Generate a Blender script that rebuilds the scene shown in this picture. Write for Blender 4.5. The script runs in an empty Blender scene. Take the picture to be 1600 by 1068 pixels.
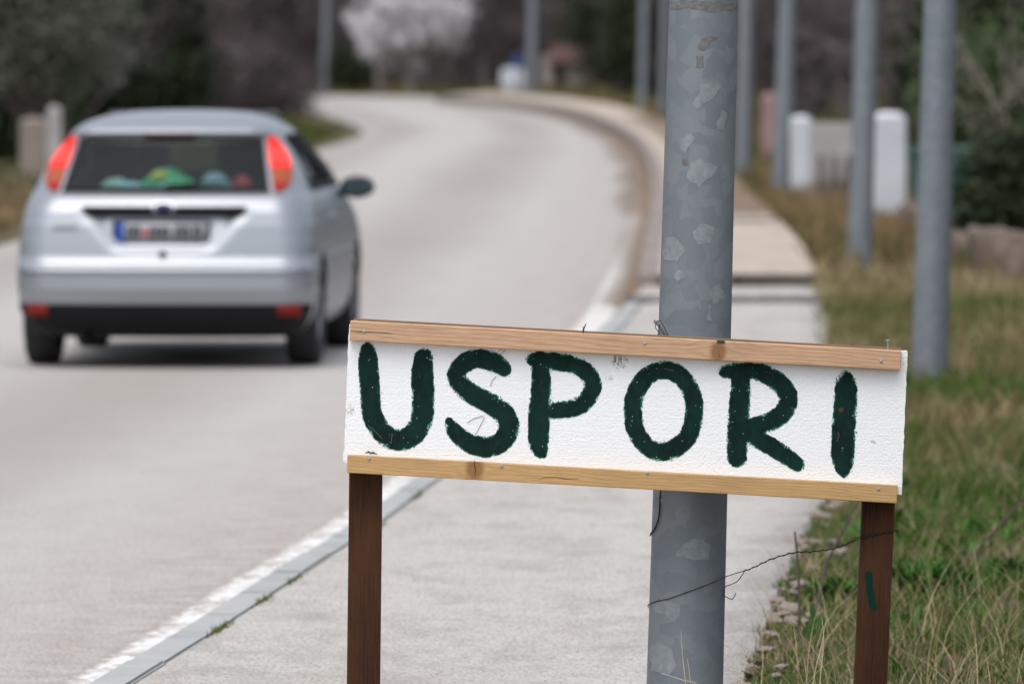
import bpy, bmesh, math, random
import numpy as np
from mathutils import Vector, Matrix

random.seed(7)
rng = np.random.default_rng(7)
SC = bpy.context.scene
COL = SC.collection

# ------------------------------------------------------------------ camera
F = 13333.0                       # focal length in photo pixels (300 mm on 36 mm)
CH = 2.0                          # camera height
PITCH = math.atan(514.0 / F)
cam_d = bpy.data.cameras.new('camera')
cam = bpy.data.objects.new('camera', cam_d)
COL.objects.link(cam)
cam.location = (0, 0, CH)
cam.rotation_euler = (math.pi / 2 - PITCH, 0, 0)
cam_d.sensor_width = 36
cam_d.lens = 300
cam_d.clip_start = 0.5
cam_d.clip_end = 3000
cam_d.dof.use_dof = True
cam_d.dof.focus_distance = 22.3
cam_d.dof.aperture_fstop = 6.0
cam_d.dof.aperture_blades = 9
SC.camera = cam

# ------------------------------------------------------------------ light
SUN_EL, SUN_AZ = math.radians(66), math.radians(205)     # high soft sun behind the camera, bright overcast
w = bpy.data.worlds.new('World')
SC.world = w
w.use_nodes = True
nt = w.node_tree
bg = nt.nodes['Background']
sky = nt.nodes.new('ShaderNodeTexSky')
sky.sky_type = 'NISHITA'
sky.sun_disc = False
sky.sun_elevation = SUN_EL
sky.sun_rotation = SUN_AZ
sky.air_density = 1.0
sky.dust_density = 4.0
hsv = nt.nodes.new('ShaderNodeHueSaturation')
hsv.inputs['Saturation'].default_value = 0.5              # cloud veil: the sky is nearly neutral
nt.links.new(sky.outputs[0], hsv.inputs['Color'])
nt.links.new(hsv.outputs[0], bg.inputs[0])
bg.inputs[1].default_value = 0.15
sun_d = bpy.data.lights.new('sun', 'SUN')
sun_d.energy = 0.85
sun_d.angle = math.radians(50)
sun_d.color = (1, 0.975, 0.94)
sun = bpy.data.objects.new('sun', sun_d)
COL.objects.link(sun)
sdir = Vector((math.sin(SUN_AZ) * math.cos(SUN_EL), math.cos(SUN_AZ) * math.cos(SUN_EL), math.sin(SUN_EL)))
sun.rotation_euler = sdir.to_track_quat('Z', 'Y').to_euler()
sun.location = (0, 0, 40)
SC.view_settings.view_transform = 'Standard'
SC.view_settings.look = 'None'
SC.view_settings.exposure = 0.58
SC.view_settings.gamma = 1
SC.view_settings.use_curve_mapping = False
SC.render.engine = 'CYCLES'
SC.cycles.use_denoising = True
SC.cycles.max_bounces = 8
SC.cycles.transparent_max_bounces = 12

# ------------------------------------------------------------------ helpers
cP, sP = math.cos(PITCH), math.sin(PITCH)

def ray(px, py):
    a, b = (px - 800) / F, -(py - 534) / F
    return (a, cP + b * sP, -sP + b * cP)

def W(px, py, D):
    """point at world depth y = D"""
    r = ray(px, py)
    t = D / r[1]
    return Vector((r[0] * t, D, CH + r[2] * t))

def G(px, py, z=0.0):
    """point at world height z"""
    r = ray(px, py)
    t = (z - CH) / r[2]
    return Vector((r[0] * t, r[1] * t, z))

def tag(o, label=None, cat=None, group=None, kind=None):
    if label: o['label'] = label
    if cat: o['category'] = cat
    if group: o['group'] = group
    if kind: o['kind'] = kind
    return o

def empty(name, loc, label=None, cat=None, group=None):
    o = bpy.data.objects.new(name, None)
    COL.objects.link(o)
    o.location = loc
    o.empty_display_size = 0.1
    return tag(o, label, cat, group)

def link(name, me, mat=None, parent=None, smooth=False):
    if mat is not None and len(me.materials) == 0:
        me.materials.append(mat)
    o = bpy.data.objects.new(name, me)
    COL.objects.link(o)
    if parent is not None:
        o.parent = parent
    if smooth:
        me.shade_smooth()
    return o

def pydata(name, V, Fc, mat=None, parent=None, smooth=False):
    me = bpy.data.meshes.new(name)
    me.from_pydata([tuple(v) for v in V], [], [tuple(f) for f in Fc])
    me.update()
    return link(name, me, mat, parent, smooth)

def npmesh(name, V, Q, mat=None, parent=None, smooth=False, col=None, k=4):
    """fast mesh: V (n,3), Q (m,k) ; col (n,) float attribute 'tone'"""
    V = np.asarray(V, np.float32); Q = np.asarray(Q, np.int32)
    me = bpy.data.meshes.new(name)
    me.vertices.add(len(V)); me.vertices.foreach_set('co', V.ravel())
    m = len(Q)
    me.loops.add(m * k); me.loops.foreach_set('vertex_index', Q.ravel())
    me.polygons.add(m)
    me.polygons.foreach_set('loop_start', np.arange(m, dtype=np.int32) * k)
    if col is not None:
        at = me.attributes.new('tone', 'FLOAT', 'POINT')
        at.data.foreach_set('value', np.asarray(col, np.float32))
    me.update(calc_edges=True)
    me.validate()
    return link(name, me, mat, parent, smooth)

def box_mesh(name, sx, sy, sz, bev=0.0, cz=0.0, seg=2):
    bm = bmesh.new()
    bmesh.ops.create_cube(bm, size=1)
    for v in bm.verts:
        v.co = Vector((v.co.x * sx, v.co.y * sy, v.co.z * sz + cz))
    if bev:
        bmesh.ops.bevel(bm, geom=bm.edges[:], offset=bev, segments=seg, affect='EDGES', profile=0.7)
    me = bpy.data.meshes.new(name)
    bm.to_mesh(me); bm.free()
    return me

class TB:
    """collects tubes"""
    def __init__(s): s.V = []; s.Q = []
    def tube(s, pts, rad, n=6, cap=False):
        pts = [Vector(p) for p in pts]
        if not hasattr(rad, '__len__'): rad = [rad] * len(pts)
        b = len(s.V)
        prev = None
        for i, p in enumerate(pts):
            t = (pts[min(i + 1, len(pts) - 1)] - pts[max(i - 1, 0)])
            t = t.normalized() if t.length > 1e-9 else Vector((0, 0, 1))
            if prev is None:
                a = t.orthogonal().normalized()
            else:
                a = prev - t * prev.dot(t)
                a = a.normalized() if a.length > 1e-6 else t.orthogonal().normalized()
            prev = a
            c = t.cross(a)
            for k in range(n):
                an = 2 * math.pi * k / n
                q = p + (a * math.cos(an) + c * math.sin(an)) * rad[i]
                s.V.append((q.x, q.y, q.z))
        for i in range(len(pts) - 1):
            for k in range(n):
                k2 = (k + 1) % n
                s.Q.append((b + i * n + k, b + i * n + k2, b + (i + 1) * n + k2, b + (i + 1) * n + k))
        if cap and n == 4:
            s.Q.append((b + 3, b + 2, b + 1, b)); e = b + (len(pts) - 1) * n
            s.Q.append((e, e + 1, e + 2, e + 3))
    def build(s, name, mat, parent=None, smooth=True):
        return npmesh(name, s.V, s.Q, mat, parent, smooth)

def catmull(pts, n=6):
    pts = [tuple(p) for p in pts]
    P = [pts[0]] + pts + [pts[-1]]
    out = []
    for i in range(1, len(P) - 2):
        p0, p1, p2, p3 = [np.array(P[j], float) for j in (i - 1, i, i + 1, i + 2)]
        for j in range(n):
            t = j / n
            out.append(tuple(0.5 * (2 * p1 + (p2 - p0) * t + (2 * p0 - 5 * p1 + 4 * p2 - p3) * t * t + (3 * p1 - p0 - 3 * p2 + p3) * t ** 3)))
    out.append(tuple(pts[-1]))
    return out

# ------------------------------------------------------------------ materials
class M:
    """tiny node graph helper"""
    def __init__(s, name, rough=0.8, metal=0.0, spec=0.5):
        s.m = bpy.data.materials.new(name); s.m.use_nodes = True
        s.t = s.m.node_tree; s.b = s.t.nodes['Principled BSDF']
        s.b.inputs['Roughness'].default_value = rough
        s.b.inputs['Metallic'].default_value = metal
        s.b.inputs['Specular IOR Level'].default_value = spec
        s.tc = None
    def n(s, typ, **kw):
        nd = s.t.nodes.new(typ)
        for k, v in kw.items():
            if hasattr(nd, k): setattr(nd, k, v)
        return nd
    def set(s, sock, v):
        if hasattr(v, 'is_linked') or hasattr(v, 'links'): s.t.links.new(v, sock)
        else:
            if isinstance(v, (tuple, list)) and len(v) == 3 and len(sock.default_value) == 4: v = (*v, 1)
            sock.default_value = v
    def coord(s, kind='Object', scale=(1, 1, 1), rot=(0, 0, 0), loc=(0, 0, 0)):
        if s.tc is None: s.tc = s.n('ShaderNodeTexCoord')
        mp = s.n('ShaderNodeMapping')
        mp.inputs['Scale'].default_value = scale; mp.inputs['Rotation'].default_value = rot; mp.inputs['Location'].default_value = loc
        s.t.links.new(s.tc.outputs[kind], mp.inputs[0])
        return mp.outputs[0]
    def noise(s, scale, vec=None, detail=4, rough=0.6, dist=0.0):
        nd = s.n('ShaderNodeTexNoise')
        nd.inputs['Scale'].default_value = scale; nd.inputs['Detail'].default_value = detail
        nd.inputs['Roughness'].default_value = rough; nd.inputs['Distortion'].default_value = dist
        s.t.links.new(vec if vec is not None else s.coord(), nd.inputs['Vector'])
        return nd.outputs['Fac']
    def vor(s, scale, vec=None, feature='F1', out='Distance', rand=1.0):
        nd = s.n('ShaderNodeTexVoronoi'); nd.feature = feature
        nd.inputs['Scale'].default_value = scale; nd.inputs['Randomness'].default_value = rand
        s.t.links.new(vec if vec is not None else s.coord(), nd.inputs['Vector'])
        return nd.outputs[out]
    def math(s, op, a, b=0.0, c=None, clamp=False):
        nd = s.n('ShaderNodeMath'); nd.operation = op; nd.use_clamp = clamp
        s.set(nd.inputs[0], a); s.set(nd.inputs[1], b)
        if c is not None: s.set(nd.inputs[2], c)
        return nd.outputs[0]
    def rng(s, v, a, b, c=0.0, d=1.0):
        nd = s.n('ShaderNodeMapRange'); nd.clamp = True
        s.set(nd.inputs[0], v)
        for i, q in enumerate((a, b, c, d)): nd.inputs[i + 1].default_value = q
        return nd.outputs[0]
    def mix(s, f, a, b, mode='MIX'):
        nd = s.n('ShaderNodeMix'); nd.data_type = 'RGBA'; nd.blend_type = mode
        s.set(nd.inputs[0], f); s.set(nd.inputs[6], a); s.set(nd.inputs[7], b)
        return nd.outputs[2]
    def attr(s, name='tone', out='Fac'):
        nd = s.n('ShaderNodeAttribute'); nd.attribute_name = name
        return nd.outputs[out]
    def color(s, v): s.set(s.b.inputs['Base Color'], v); return s
    def rough(s, v): s.set(s.b.inputs['Roughness'], v); return s
    def bump(s, h, strength=0.5, dist=0.01):
        nd = s.n('ShaderNodeBump'); nd.inputs['Strength'].default_value = strength; nd.inputs['Distance'].default_value = dist
        s.set(nd.inputs['Height'], h); s.t.links.new(nd.outputs[0], s.b.inputs['Normal'])
        return s

def plain(name, c, rough=0.7, metal=0.0, spec=0.5, var=0.15, scale=8.0, bump=0.0):
    m = M(name, rough, metal, spec)
    n = m.noise(scale)
    m.color(m.mix(m.rng(n, 0.3, 0.7), tuple(x * (1 - var) for x in c), tuple(min(1, x * (1 + var)) for x in c)))
    if bump: m.bump(m.noise(scale * 6), bump, 0.004)
    return m.m

def mat_road():
    m = M('road_concrete', 0.85, spec=0.3)
    co = m.coord()
    big = m.noise(0.35, m.coord(scale=(1, 0.18, 1)), 4)
    mid = m.noise(3.0, m.coord(scale=(1, 0.35, 1)), 6, 0.75)
    fine = m.noise(80, m.coord(scale=(1, 0.3, 1)), 3, 0.75)
    v = m.attr('tone')                        # distance across the carriageway, 0 left .. 1 right
    tr = m.math('SINE', m.math('MULTIPLY', v, 4 * math.pi))
    trk = m.rng(m.math('ADD', tr, m.math('MULTIPLY', m.math('SUBTRACT', big, 0.5), 2.2)), -0.6, 1.2)
    c = m.mix(trk, (0.48, 0.462, 0.445), (0.345, 0.32, 0.292))
    c = m.mix(m.rng(mid, 0.45, 0.75, 0, 0.4), c, (0.30, 0.275, 0.25))
    c = m.mix(m.rng(fine, 0.40, 0.64, 0, 0.75), c, (0.20, 0.175, 0.155))
    edge = m.math('MULTIPLY', m.rng(v, 0.8, 0.99), m.rng(m.noise(6, co, 5), 0.35, 0.65))
    c = m.mix(m.math('MULTIPLY', edge, 0.5), c, (0.25, 0.19, 0.14))
    peb = m.vor(45, co)
    c = m.mix(m.math('MULTIPLY', edge, m.rng(peb, 0.28, 0.18)), c, (0.12, 0.085, 0.065))
    m.color(c); m.bump(fine, 0.5, 0.004)
    return m.m

def mat_walk(name='footway_concrete', tint=(0.47, 0.45, 0.42)):
    m = M(name, 0.85, spec=0.3)
    co = m.coord()
    br = m.noise(9, m.coord(scale=(1.0, 0.8, 1)), 6, 0.7)
    mid = m.noise(1.3, co, 5, 0.65)
    fine = m.noise(90, m.coord(scale=(1, 0.3, 1)), 3, 0.75)
    d = tuple(x * 0.62 for x in tint)
    c = m.mix(m.rng(br, 0.45, 0.70, 0, 0.35), tint, d)
    c = m.mix(m.rng(mid, 0.45, 0.7, 0, 0.5), c, (0.40, 0.365, 0.32))
    bl = m.noise(3.0, m.coord(scale=(1.3, 0.55, 1), loc=(3, 7, 0)), 7, 0.75)
    c = m.mix(m.rng(bl, 0.46, 0.66, 0, 0.7), c, (0.28, 0.26, 0.235))
    c = m.mix(m.rng(fine, 0.46, 0.66, 0, 0.8), c, (0.19, 0.17, 0.15))
    sp = m.vor(3.3, co)
    c = m.mix(m.rng(sp, 0.055, 0.03, 0, 0.7), c, (0.12, 0.11, 0.10))
    m.color(c); m.bump(m.math('ADD', br, fine), 0.5, 0.004)
    return m.m

def mat_line():
    m = M('worn_road_paint', 0.75, spec=0.3)
    co = m.coord()
    n = m.noise(22, co, 6, 0.75); n2 = m.noise(2.5, co, 3)
    f = m.rng(m.math('ADD', n, m.math('MULTIPLY', m.math('SUBTRACT', n2, 0.5), 0.5)), 0.50, 0.57)
    f2 = m.attr('tone')                       # wear grows to the ragged outer side
    f = m.math('MAXIMUM', f, m.rng(m.math('ADD', f2, m.math('MULTIPLY', m.math('SUBTRACT', n, 0.5), 1.6)), 0.75, 0.9), clamp=True)
    c = m.mix(f, (0.66, 0.66, 0.64), (0.30, 0.265, 0.235))
    m.color(c); m.bump(n, 0.4, 0.004)
    return m.m

def mat_kerb():
    m = M('kerb_stone', 0.8, spec=0.35)
    co = m.coord()
    a = m.noise(4, co, 5, 0.6); b = m.noise(120, co, 3, 0.7)
    oi = m.n('ShaderNodeObjectInfo')
    c = m.mix(m.rng(a, 0.35, 0.65), (0.36, 0.375, 0.37), (0.29, 0.30, 0.295))
    c = m.mix(m.rng(b, 0.45, 0.7, 0, 0.5), c, (0.2, 0.2, 0.195))
    c = m.mix(m.math('MULTIPLY', oi.outputs['Random'], 0.35), c, (0.42, 0.42, 0.40))
    m.color(c); m.bump(b, 0.4, 0.003)
    return m.m

def mat_ground(name, cols, s=1.0):
    m = M(name, 0.95, spec=0.15)
    co = m.coord()
    a = m.noise(0.25 * s, co, 5, 0.65); b = m.noise(2.2 * s, co, 6, 0.7); d = m.noise(40 * s, co, 4, 0.7)
    c = m.mix(m.rng(a, 0.4, 0.6), cols[0], cols[1])
    c = m.mix(m.rng(b, 0.45, 0.62), c, cols[2])
    c = m.mix(m.rng(d, 0.4, 0.75, 0, 0.6), c, tuple(x * 0.45 for x in cols[0]))
    m.color(c); m.bump(m.math('ADD', b, d), 0.8, 0.03)
    return m.m

def mat_tone(name, stops, rough=0.7, spec=0.2, trans=0.0):
    """colour ramp on the per-blade / per-leaf attribute 'tone'"""
    m = M(name, rough, spec=spec)
    r = m.n('ShaderNodeValToRGB')
    el = r.color_ramp.elements
    while len(el) < len(stops): el.new(0.5)
    for e, (p, c) in zip(el, stops): e.position = p; e.color = (*c, 1)
    m.t.links.new(m.attr('tone'), r.inputs[0])
    m.color(r.outputs[0])
    if trans:
        tr = m.n('ShaderNodeBsdfTranslucent'); m.t.links.new(r.outputs[0], tr.inputs[0])
        mx = m.n('ShaderNodeMixShader'); mx.inputs[0].default_value = trans
        m.t.links.new(m.b.outputs[0], mx.inputs[1]); m.t.links.new(tr.outputs[0], mx.inputs[2])
        m.t.links.new(mx.outputs[0], m.t.nodes['Material Output'].inputs[0])
    return m.m

def mat_wood(name, lo, hi, knots=(), rings=150.0, rough=0.65):
    """sawn batten, grain along local x; knots = [(x, z, r)]"""
    m = M(name, rough, spec=0.3)
    tc = m.coord()
    sep = m.n('ShaderNodeSeparateXYZ'); m.t.links.new(tc, sep.inputs[0])
    x, z = sep.outputs[0], sep.outputs[2]
    zz = m.math('ADD', z, m.math('MULTIPLY', m.math('SUBTRACT', m.noise(2.2, m.coord(scale=(1, 4, 4)), 3), 0.5), 0.05))
    dark = None
    for (kx, kz, r) in knots:
        dx = m.math('SUBTRACT', x, kx); dz = m.math('SUBTRACT', z, kz)
        g = m.math('POWER', 2.718, m.math('MULTIPLY', m.math('MULTIPLY', dx, dx), -1.0 / (2.2 * r) ** 2))
        zz = m.math('ADD', zz, m.math('MULTIPLY', m.math('MULTIPLY', g, dz), -0.75))
        dd = m.math('SQRT', m.math('ADD', m.math('MULTIPLY', dx, dx), m.math('MULTIPLY', m.math('MULTIPLY', dz, dz), 0.6)))
        k = m.rng(dd, r, r * 0.55)
        dark = k if dark is None else m.math('MAXIMUM', dark, k)
    fine = m.noise(1.0, m.coord(scale=(14, 420, 420)), 3, 0.7)
    rg = m.math('SINE', m.math('ADD', m.math('MULTIPLY', zz, rings * 6.28), m.math('MULTIPLY', x, 3.0)))
    rg = m.rng(rg, 0.1, 1.0)
    c = m.mix(m.math('MULTIPLY', rg, 0.38), hi, lo)
    c = m.mix(m.rng(fine, 0.4, 0.7, 0, 0.45), c, tuple(q * 0.6 for q in lo))
    bl = m.noise(5, m.coord(scale=(1, 3, 3)), 4)
    c = m.mix(m.rng(bl, 0.5, 0.75, 0, 0.5), c, tuple(q * 0.62 for q in hi))
    if dark is not None:
        c = m.mix(m.math('MULTIPLY', dark, 0.8), c, (lo[0] * 0.55, lo[1] * 0.42, lo[2] * 0.3))
    m.color(c); m.bump(m.math('ADD', fine, m.math('MULTIPLY', rg, 0.4)), 0.35, 0.0015)
    return m.m

def mat_stain():
    m = M('stained_post_wood', 0.7, spec=0.15)
    fine = m.noise(1.0, m.coord(scale=(260, 260, 7)), 4, 0.7)
    bl = m.noise(3, m.coord(scale=(3, 3, 1)), 4)
    c = m.mix(m.rng(fine, 0.38, 0.66), (0.052, 0.021, 0.009), (0.018, 0.008, 0.005))
    c = m.mix(m.rng(bl, 0.42, 0.7, 0, 0.75), c, (0.085, 0.036, 0.015))
    sc = m.noise(1.0, m.coord(scale=(500, 500, 40)), 2)
    c = m.mix(m.rng(sc, 0.74, 0.78, 0, 0.5), c, (0.2, 0.15, 0.11))
    m.color(c); m.bump(fine, 0.4, 0.0015)
    return m.m

def mat_foam():
    m = M('polystyrene_foam', 0.75, spec=0.3)
    co = m.coord()
    v = m.vor(190, co); e = m.vor(190, co, 'DISTANCE_TO_EDGE')
    st = m.noise(1.0, m.coord(scale=(6, 6, 220)), 3, 0.6)      # hot wire cutting lines
    big = m.noise(5, co, 4, 0.6)
    sp = m.vor(38, co)
    c = m.mix(m.rng(e, 0.0, 0.12, 0.25, 0), (0.86, 0.875, 0.89), (0.62, 0.64, 0.66))
    c = m.mix(m.rng(big, 0.58, 0.78, 0, 0.35), c, (0.66, 0.64, 0.61))
    c = m.mix(m.rng(m.math('ADD', sp, m.math('MULTIPLY', m.noise(7, co), 0.12)), 0.085, 0.07, 0, 0.8), c, (0.16, 0.13, 0.10))
    m.color(c)
    h = m.math('ADD', m.math('MULTIPLY', v, -0.8), m.math('MULTIPLY', st, 1.0))
    m.bump(h, 0.35, 0.003)
    return m.m

def mat_paint():
    """brushed dark green paint; 'tone' = signed distance to the stroke edge in cm"""
    m = M('green_brush_paint', 0.6, spec=0.12)
    co = m.coord()
    d = m.attr('tone')
    n1 = m.noise(260, co, 4, 0.75); n2 = m.noise(34, co, 3, 0.6); n3 = m.noise(75, co, 2, 0.5)
    p = m.math('ADD', d, m.math('MULTIPLY', m.math('SUBTRACT', n1, 0.5), m.rng(n2, 0.50, 0.64, 0.9, 6.0)))
    p = m.math('ADD', p, m.math('MULTIPLY', m.math('SUBTRACT', n2, 0.5), 1.1))
    p = m.math('ADD', p, m.math('MULTIPLY', m.math('SUBTRACT', n3, 0.5), 0.35))
    a = m.rng(p, 0.07, -0.07)
    fl = m.vor(85, co)
    spk = m.rng(fl, 0.10, 0.14)                                   # bare beads
    spk = m.math('MAXIMUM', spk, m.rng(n2, 0.56, 0.50))
    a = m.math('MULTIPLY', a, spk)
    thin = m.rng(m.math('ADD', d, m.math('MULTIPLY', m.math('SUBTRACT', n2, 0.5), 3.2)), -0.45, 0.15)
    wide = m.noise(12, co, 3)
    c = m.mix(m.rng(wide, 0.4, 0.65), (0.0025, 0.014, 0.0115), (0.004, 0.026, 0.020))
    coat = m.noise(1.0, m.coord(scale=(60, 60, 25)), 4, 0.7)
    c = m.mix(m.rng(coat, 0.5, 0.72, 0, 0.4), c, (0.007, 0.052, 0.039))
    c = m.mix(m.math('MULTIPLY', thin, 0.95), c, (0.010, 0.145, 0.092))
    m.color(c)
    m.set(m.b.inputs['Alpha'], a)
    m.bump(n1, 0.4, 0.002)
    return m.m

def mat_zinc():
    m = M('galvanised_steel', 0.55, metal=0.3, spec=0.35)
    tc = m.coord()
    oi = m.n('ShaderNodeObjectInfo')
    off = m.n('ShaderNodeVectorMath'); off.operation = 'SCALE'
    cmb = m.n('ShaderNodeCombineXYZ')
    for i in range(3): m.t.links.new(oi.outputs['Random'], cmb.inputs[i])
    m.t.links.new(cmb.outputs[0], off.inputs[0]); off.inputs['Scale'].default_value = 37.0
    add = m.n('ShaderNodeVectorMath'); add.operation = 'ADD'
    m.t.links.new(tc, add.inputs[0]); m.t.links.new(off.outputs[0], add.inputs[1])
    nd = m.n('ShaderNodeTexNoise'); nd.inputs['Scale'].default_value = 9; nd.inputs['Detail'].default_value = 3
    m.t.links.new(add.outputs[0], nd.inputs['Vector'])
    dv = m.n('ShaderNodeVectorMath'); dv.operation = 'MULTIPLY_ADD'
    m.t.links.new(nd.outputs['Color'], dv.inputs[0]); dv.inputs[1].default_value = (0.10, 0.10, 0.10)
    m.t.links.new(add.outputs[0], dv.inputs[2])
    cell = m.vor(24, dv.outputs[0], 'F1', 'Color')
    sp = m.n('ShaderNodeSeparateColor'); m.t.links.new(cell, sp.inputs[0])
    big = m.noise(3.2, add.outputs[0], 4, 0.6); fine = m.noise(140, tc, 3, 0.7)
    c = m.mix(m.rng(sp.outputs[0], 0.15, 0.9), (0.168, 0.192, 0.213), (0.205, 0.230, 0.251))
    c = m.mix(m.rng(sp.outputs[1], 0.84, 0.87, 0, 0.5), c, (0.235, 0.26, 0.28))
    c = m.mix(m.rng(big, 0.35, 0.7, 0, 0.4), c, (0.165, 0.190, 0.217))
    c = m.mix(m.rng(fine, 0.4, 0.75, 0, 0.25), c, (0.22, 0.245, 0.27))
    m.color(c)
    m.rough(m.rng(sp.outputs[2], 0, 1, 0.42, 0.62))
    m.bump(fine, 0.15, 0.001)
    return m.m

MT = {}
MT['road'] = mat_road()
MT['walk'] = mat_walk()
MT['walk_far'] = mat_walk('far_footway_concrete', (0.50, 0.42, 0.335))
MT['line'] = mat_line()
MT['kerb'] = mat_kerb()
MT['ground'] = mat_ground('dry_earth', ((0.12, 0.10, 0.06), (0.17, 0.125, 0.08), (0.085, 0.085, 0.035)))
MT['verge'] = mat_ground('verge_earth', ((0.085, 0.08, 0.035), (0.14, 0.105, 0.065), (0.06, 0.075, 0.025)), 2.0)
MT['dirt'] = mat_ground('gutter_earth', ((0.34, 0.245, 0.175), (0.31, 0.22, 0.155), (0.38, 0.29, 0.22)), 3.0)
_d = MT['dirt'].node_tree; _at = _d.nodes.new('ShaderNodeAttribute'); _at.attribute_name = 'tone'
_mr = _d.nodes.new('ShaderNodeMapRange'); _mr.inputs[1].default_value = 0.05; _mr.inputs[2].default_value = 0.8
_d.links.new(_at.outputs['Fac'], _mr.inputs[0]); _d.links.new(_mr.outputs[0], _d.nodes['Principled BSDF'].inputs['Alpha'])
MT['hill'] = mat_ground('hill_litter', ((0.035, 0.029, 0.027), (0.03, 0.026, 0.022), (0.045, 0.036, 0.034)), 0.3)
MT['zinc'] = mat_zinc()
MT['zincpatch'] = plain('bright_zinc_spangle', (0.238, 0.263, 0.282), 0.55, 0.3, var=0.16, scale=60)
MT['residue'] = plain('sticker_residue', (0.135, 0.135, 0.135), 0.8, var=0.3, scale=80)
MT['concrete'] = plain('footing_concrete', (0.36, 0.34, 0.31), 0.9, var=0.2, scale=12, bump=0.4)
MT['wood_top'] = mat_wood('pine_batten_weathered', (0.37, 0.20, 0.105), (0.58, 0.375, 0.235), [(0.243, -0.004, 0.026)], 95)
MT['wood_bot'] = mat_wood('pine_batten_pale', (0.40, 0.225, 0.09), (0.54, 0.345, 0.155), [(-0.386, 0.004, 0.030)], 120)
MT['wood_back'] = mat_wood('pine_batten_dark', (0.14, 0.075, 0.04), (0.21, 0.12, 0.065))
MT['stain'] = mat_stain()
MT['foam'] = mat_foam()
MT['paint'] = mat_paint()
MT['nail'] = plain('nail_steel', (0.30, 0.31, 0.32), 0.55, 0.5, var=0.2, scale=200)
MT['wire'] = plain('rusty_wire', (0.03, 0.018, 0.014), 0.6, 0.4, var=0.4, scale=150)
MT['twig'] = plain('dry_twig', (0.05, 0.035, 0.025), 0.8, scale=50)
MT['crack'] = plain('dark_crack', (0.02, 0.012, 0.008), 0.9)
MT['bark'] = plain('bark', (0.075, 0.06, 0.052), 0.9, var=0.4, scale=6, bump=0.5)
MT['palebark'] = plain('pale_bark', (0.20, 0.175, 0.15), 0.9, var=0.3, scale=6, bump=0.5)
MT['barewood'] = mat_tone('bare_twigs', [(0, (0.05, 0.040, 0.041)), (1, (0.16, 0.13, 0.137))], 0.9)
MT['olive'] = mat_tone('olive_leaf', [(0, (0.07, 0.078, 0.055)), (1, (0.20, 0.21, 0.165))], 0.6, trans=0.1)
MT['dark_leaf'] = mat_tone('evergreen_leaf', [(0, (0.012, 0.020, 0.009)), (1, (0.045, 0.065, 0.028))], 0.6, trans=0.1)
MT['green_leaf'] = mat_tone('bush_leaf', [(0, (0.03, 0.05, 0.017)), (1, (0.085, 0.125, 0.05))], 0.55, trans=0.15)
MT['blossom'] = mat_tone('almond_blossom', [(0, (0.52, 0.495, 0.52)), (1, (0.86, 0.835, 0.86))], 0.7, trans=0.25)
MT['grass'] = mat_tone('verge_grass', [(0, (0.028, 0.065, 0.009)), (0.42, (0.080, 0.14, 0.020)), (0.55, (0.115, 0.105, 0.04)), (0.78, (0.27, 0.20, 0.105)), (1, (0.50, 0.42, 0.26))], 0.6, trans=0.25)
MT['fargrass'] = mat_tone('far_grass', [(0, (0.05, 0.075, 0.02)), (0.5, (0.10, 0.095, 0.036)), (1, (0.27, 0.17, 0.095))], 0.8, trans=0.1)
MT['plant'] = mat_tone('weed_leaf', [(0, (0.02, 0.065, 0.010)), (1, (0.06, 0.16, 0.025))], 0.6, spec=0.12, trans=0.15)
MT['white_wall'] = plain('white_render', (0.52, 0.545, 0.58), 0.85, var=0.08, scale=3, bump=0.2)
MT['grey_wall'] = plain('grey_render', (0.36, 0.345, 0.34), 0.85, var=0.15, scale=3, bump=0.2)
MT['rail'] = plain('brown_rail_paint', (0.09, 0.06, 0.05), 0.6)
MT['cream_wall'] = plain('cream_render', (0.25, 0.21, 0.185), 0.9, var=0.1, scale=2)
MT['pink_wall'] = plain('pink_render', (0.30, 0.19, 0.19), 0.9, var=0.1, scale=2)
MT['red_tile'] = plain('red_roof_tile', (0.07, 0.032, 0.03), 0.85, var=0.2, scale=6)
MT['darkglass'] = plain('dark_window', (0.03, 0.035, 0.04), 0.15)
MT['blue'] = plain('blue_sign_paint', (0.025, 0.055, 0.22), 0.5)
MT['bin'] = plain('green_bin_plastic', (0.03, 0.10, 0.085), 0.45, var=0.15)
MT['bin_lid'] = plain('bin_lid_plastic', (0.035, 0.10, 0.085), 0.45)
MT['teal'] = plain('teal_plastic', (0.02, 0.065, 0.085), 0.5)
MT['fieldstone'] = plain('brown_field_stone', (0.15, 0.115, 0.095), 0.9, var=0.35, scale=5, bump=0.6)
MT['rubber'] = plain('rubber', (0.018, 0.018, 0.02), 0.75, var=0.2)
MT['stone'] = plain('pale_stone', (0.24, 0.20, 0.17), 0.9, var=0.35, scale=7, bump=0.6)

# ------------------------------------------------------------------ ground, road, footway
def resample(pts, n):
    """polyline of Vectors -> n points evenly spaced by length after smoothing"""
    c = catmull([tuple(p) for p in pts], 10)
    c = np.array(c)
    L = np.concatenate([[0], np.cumsum(np.linalg.norm(np.diff(c, axis=0), axis=1))])
    s = np.linspace(0, L[-1], n)
    return np.stack([np.interp(s, L, c[:, k]) for k in range(c.shape[1])], 1)

def by_y(pts, ys):
    """piecewise x(y) of a polyline given as (x, y)"""
    p = np.array(sorted([(q[1], q[0]) for q in pts]))
    return np.interp(ys, p[:, 0], p[:, 1])

# general ground sheet to the horizon
gs = 1500.0
bm = bmesh.new(); bmesh.ops.create_grid(bm, x_segments=20, y_segments=20, size=gs)
me = bpy.data.meshes.new('ground'); bm.to_mesh(me); bm.free()
g = link('ground', me, MT['ground']); g.location = (0, 600, -0.04)
tag(g, 'dry earth and leaf litter around the bend of the road', 'ground', kind='structure')

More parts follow.
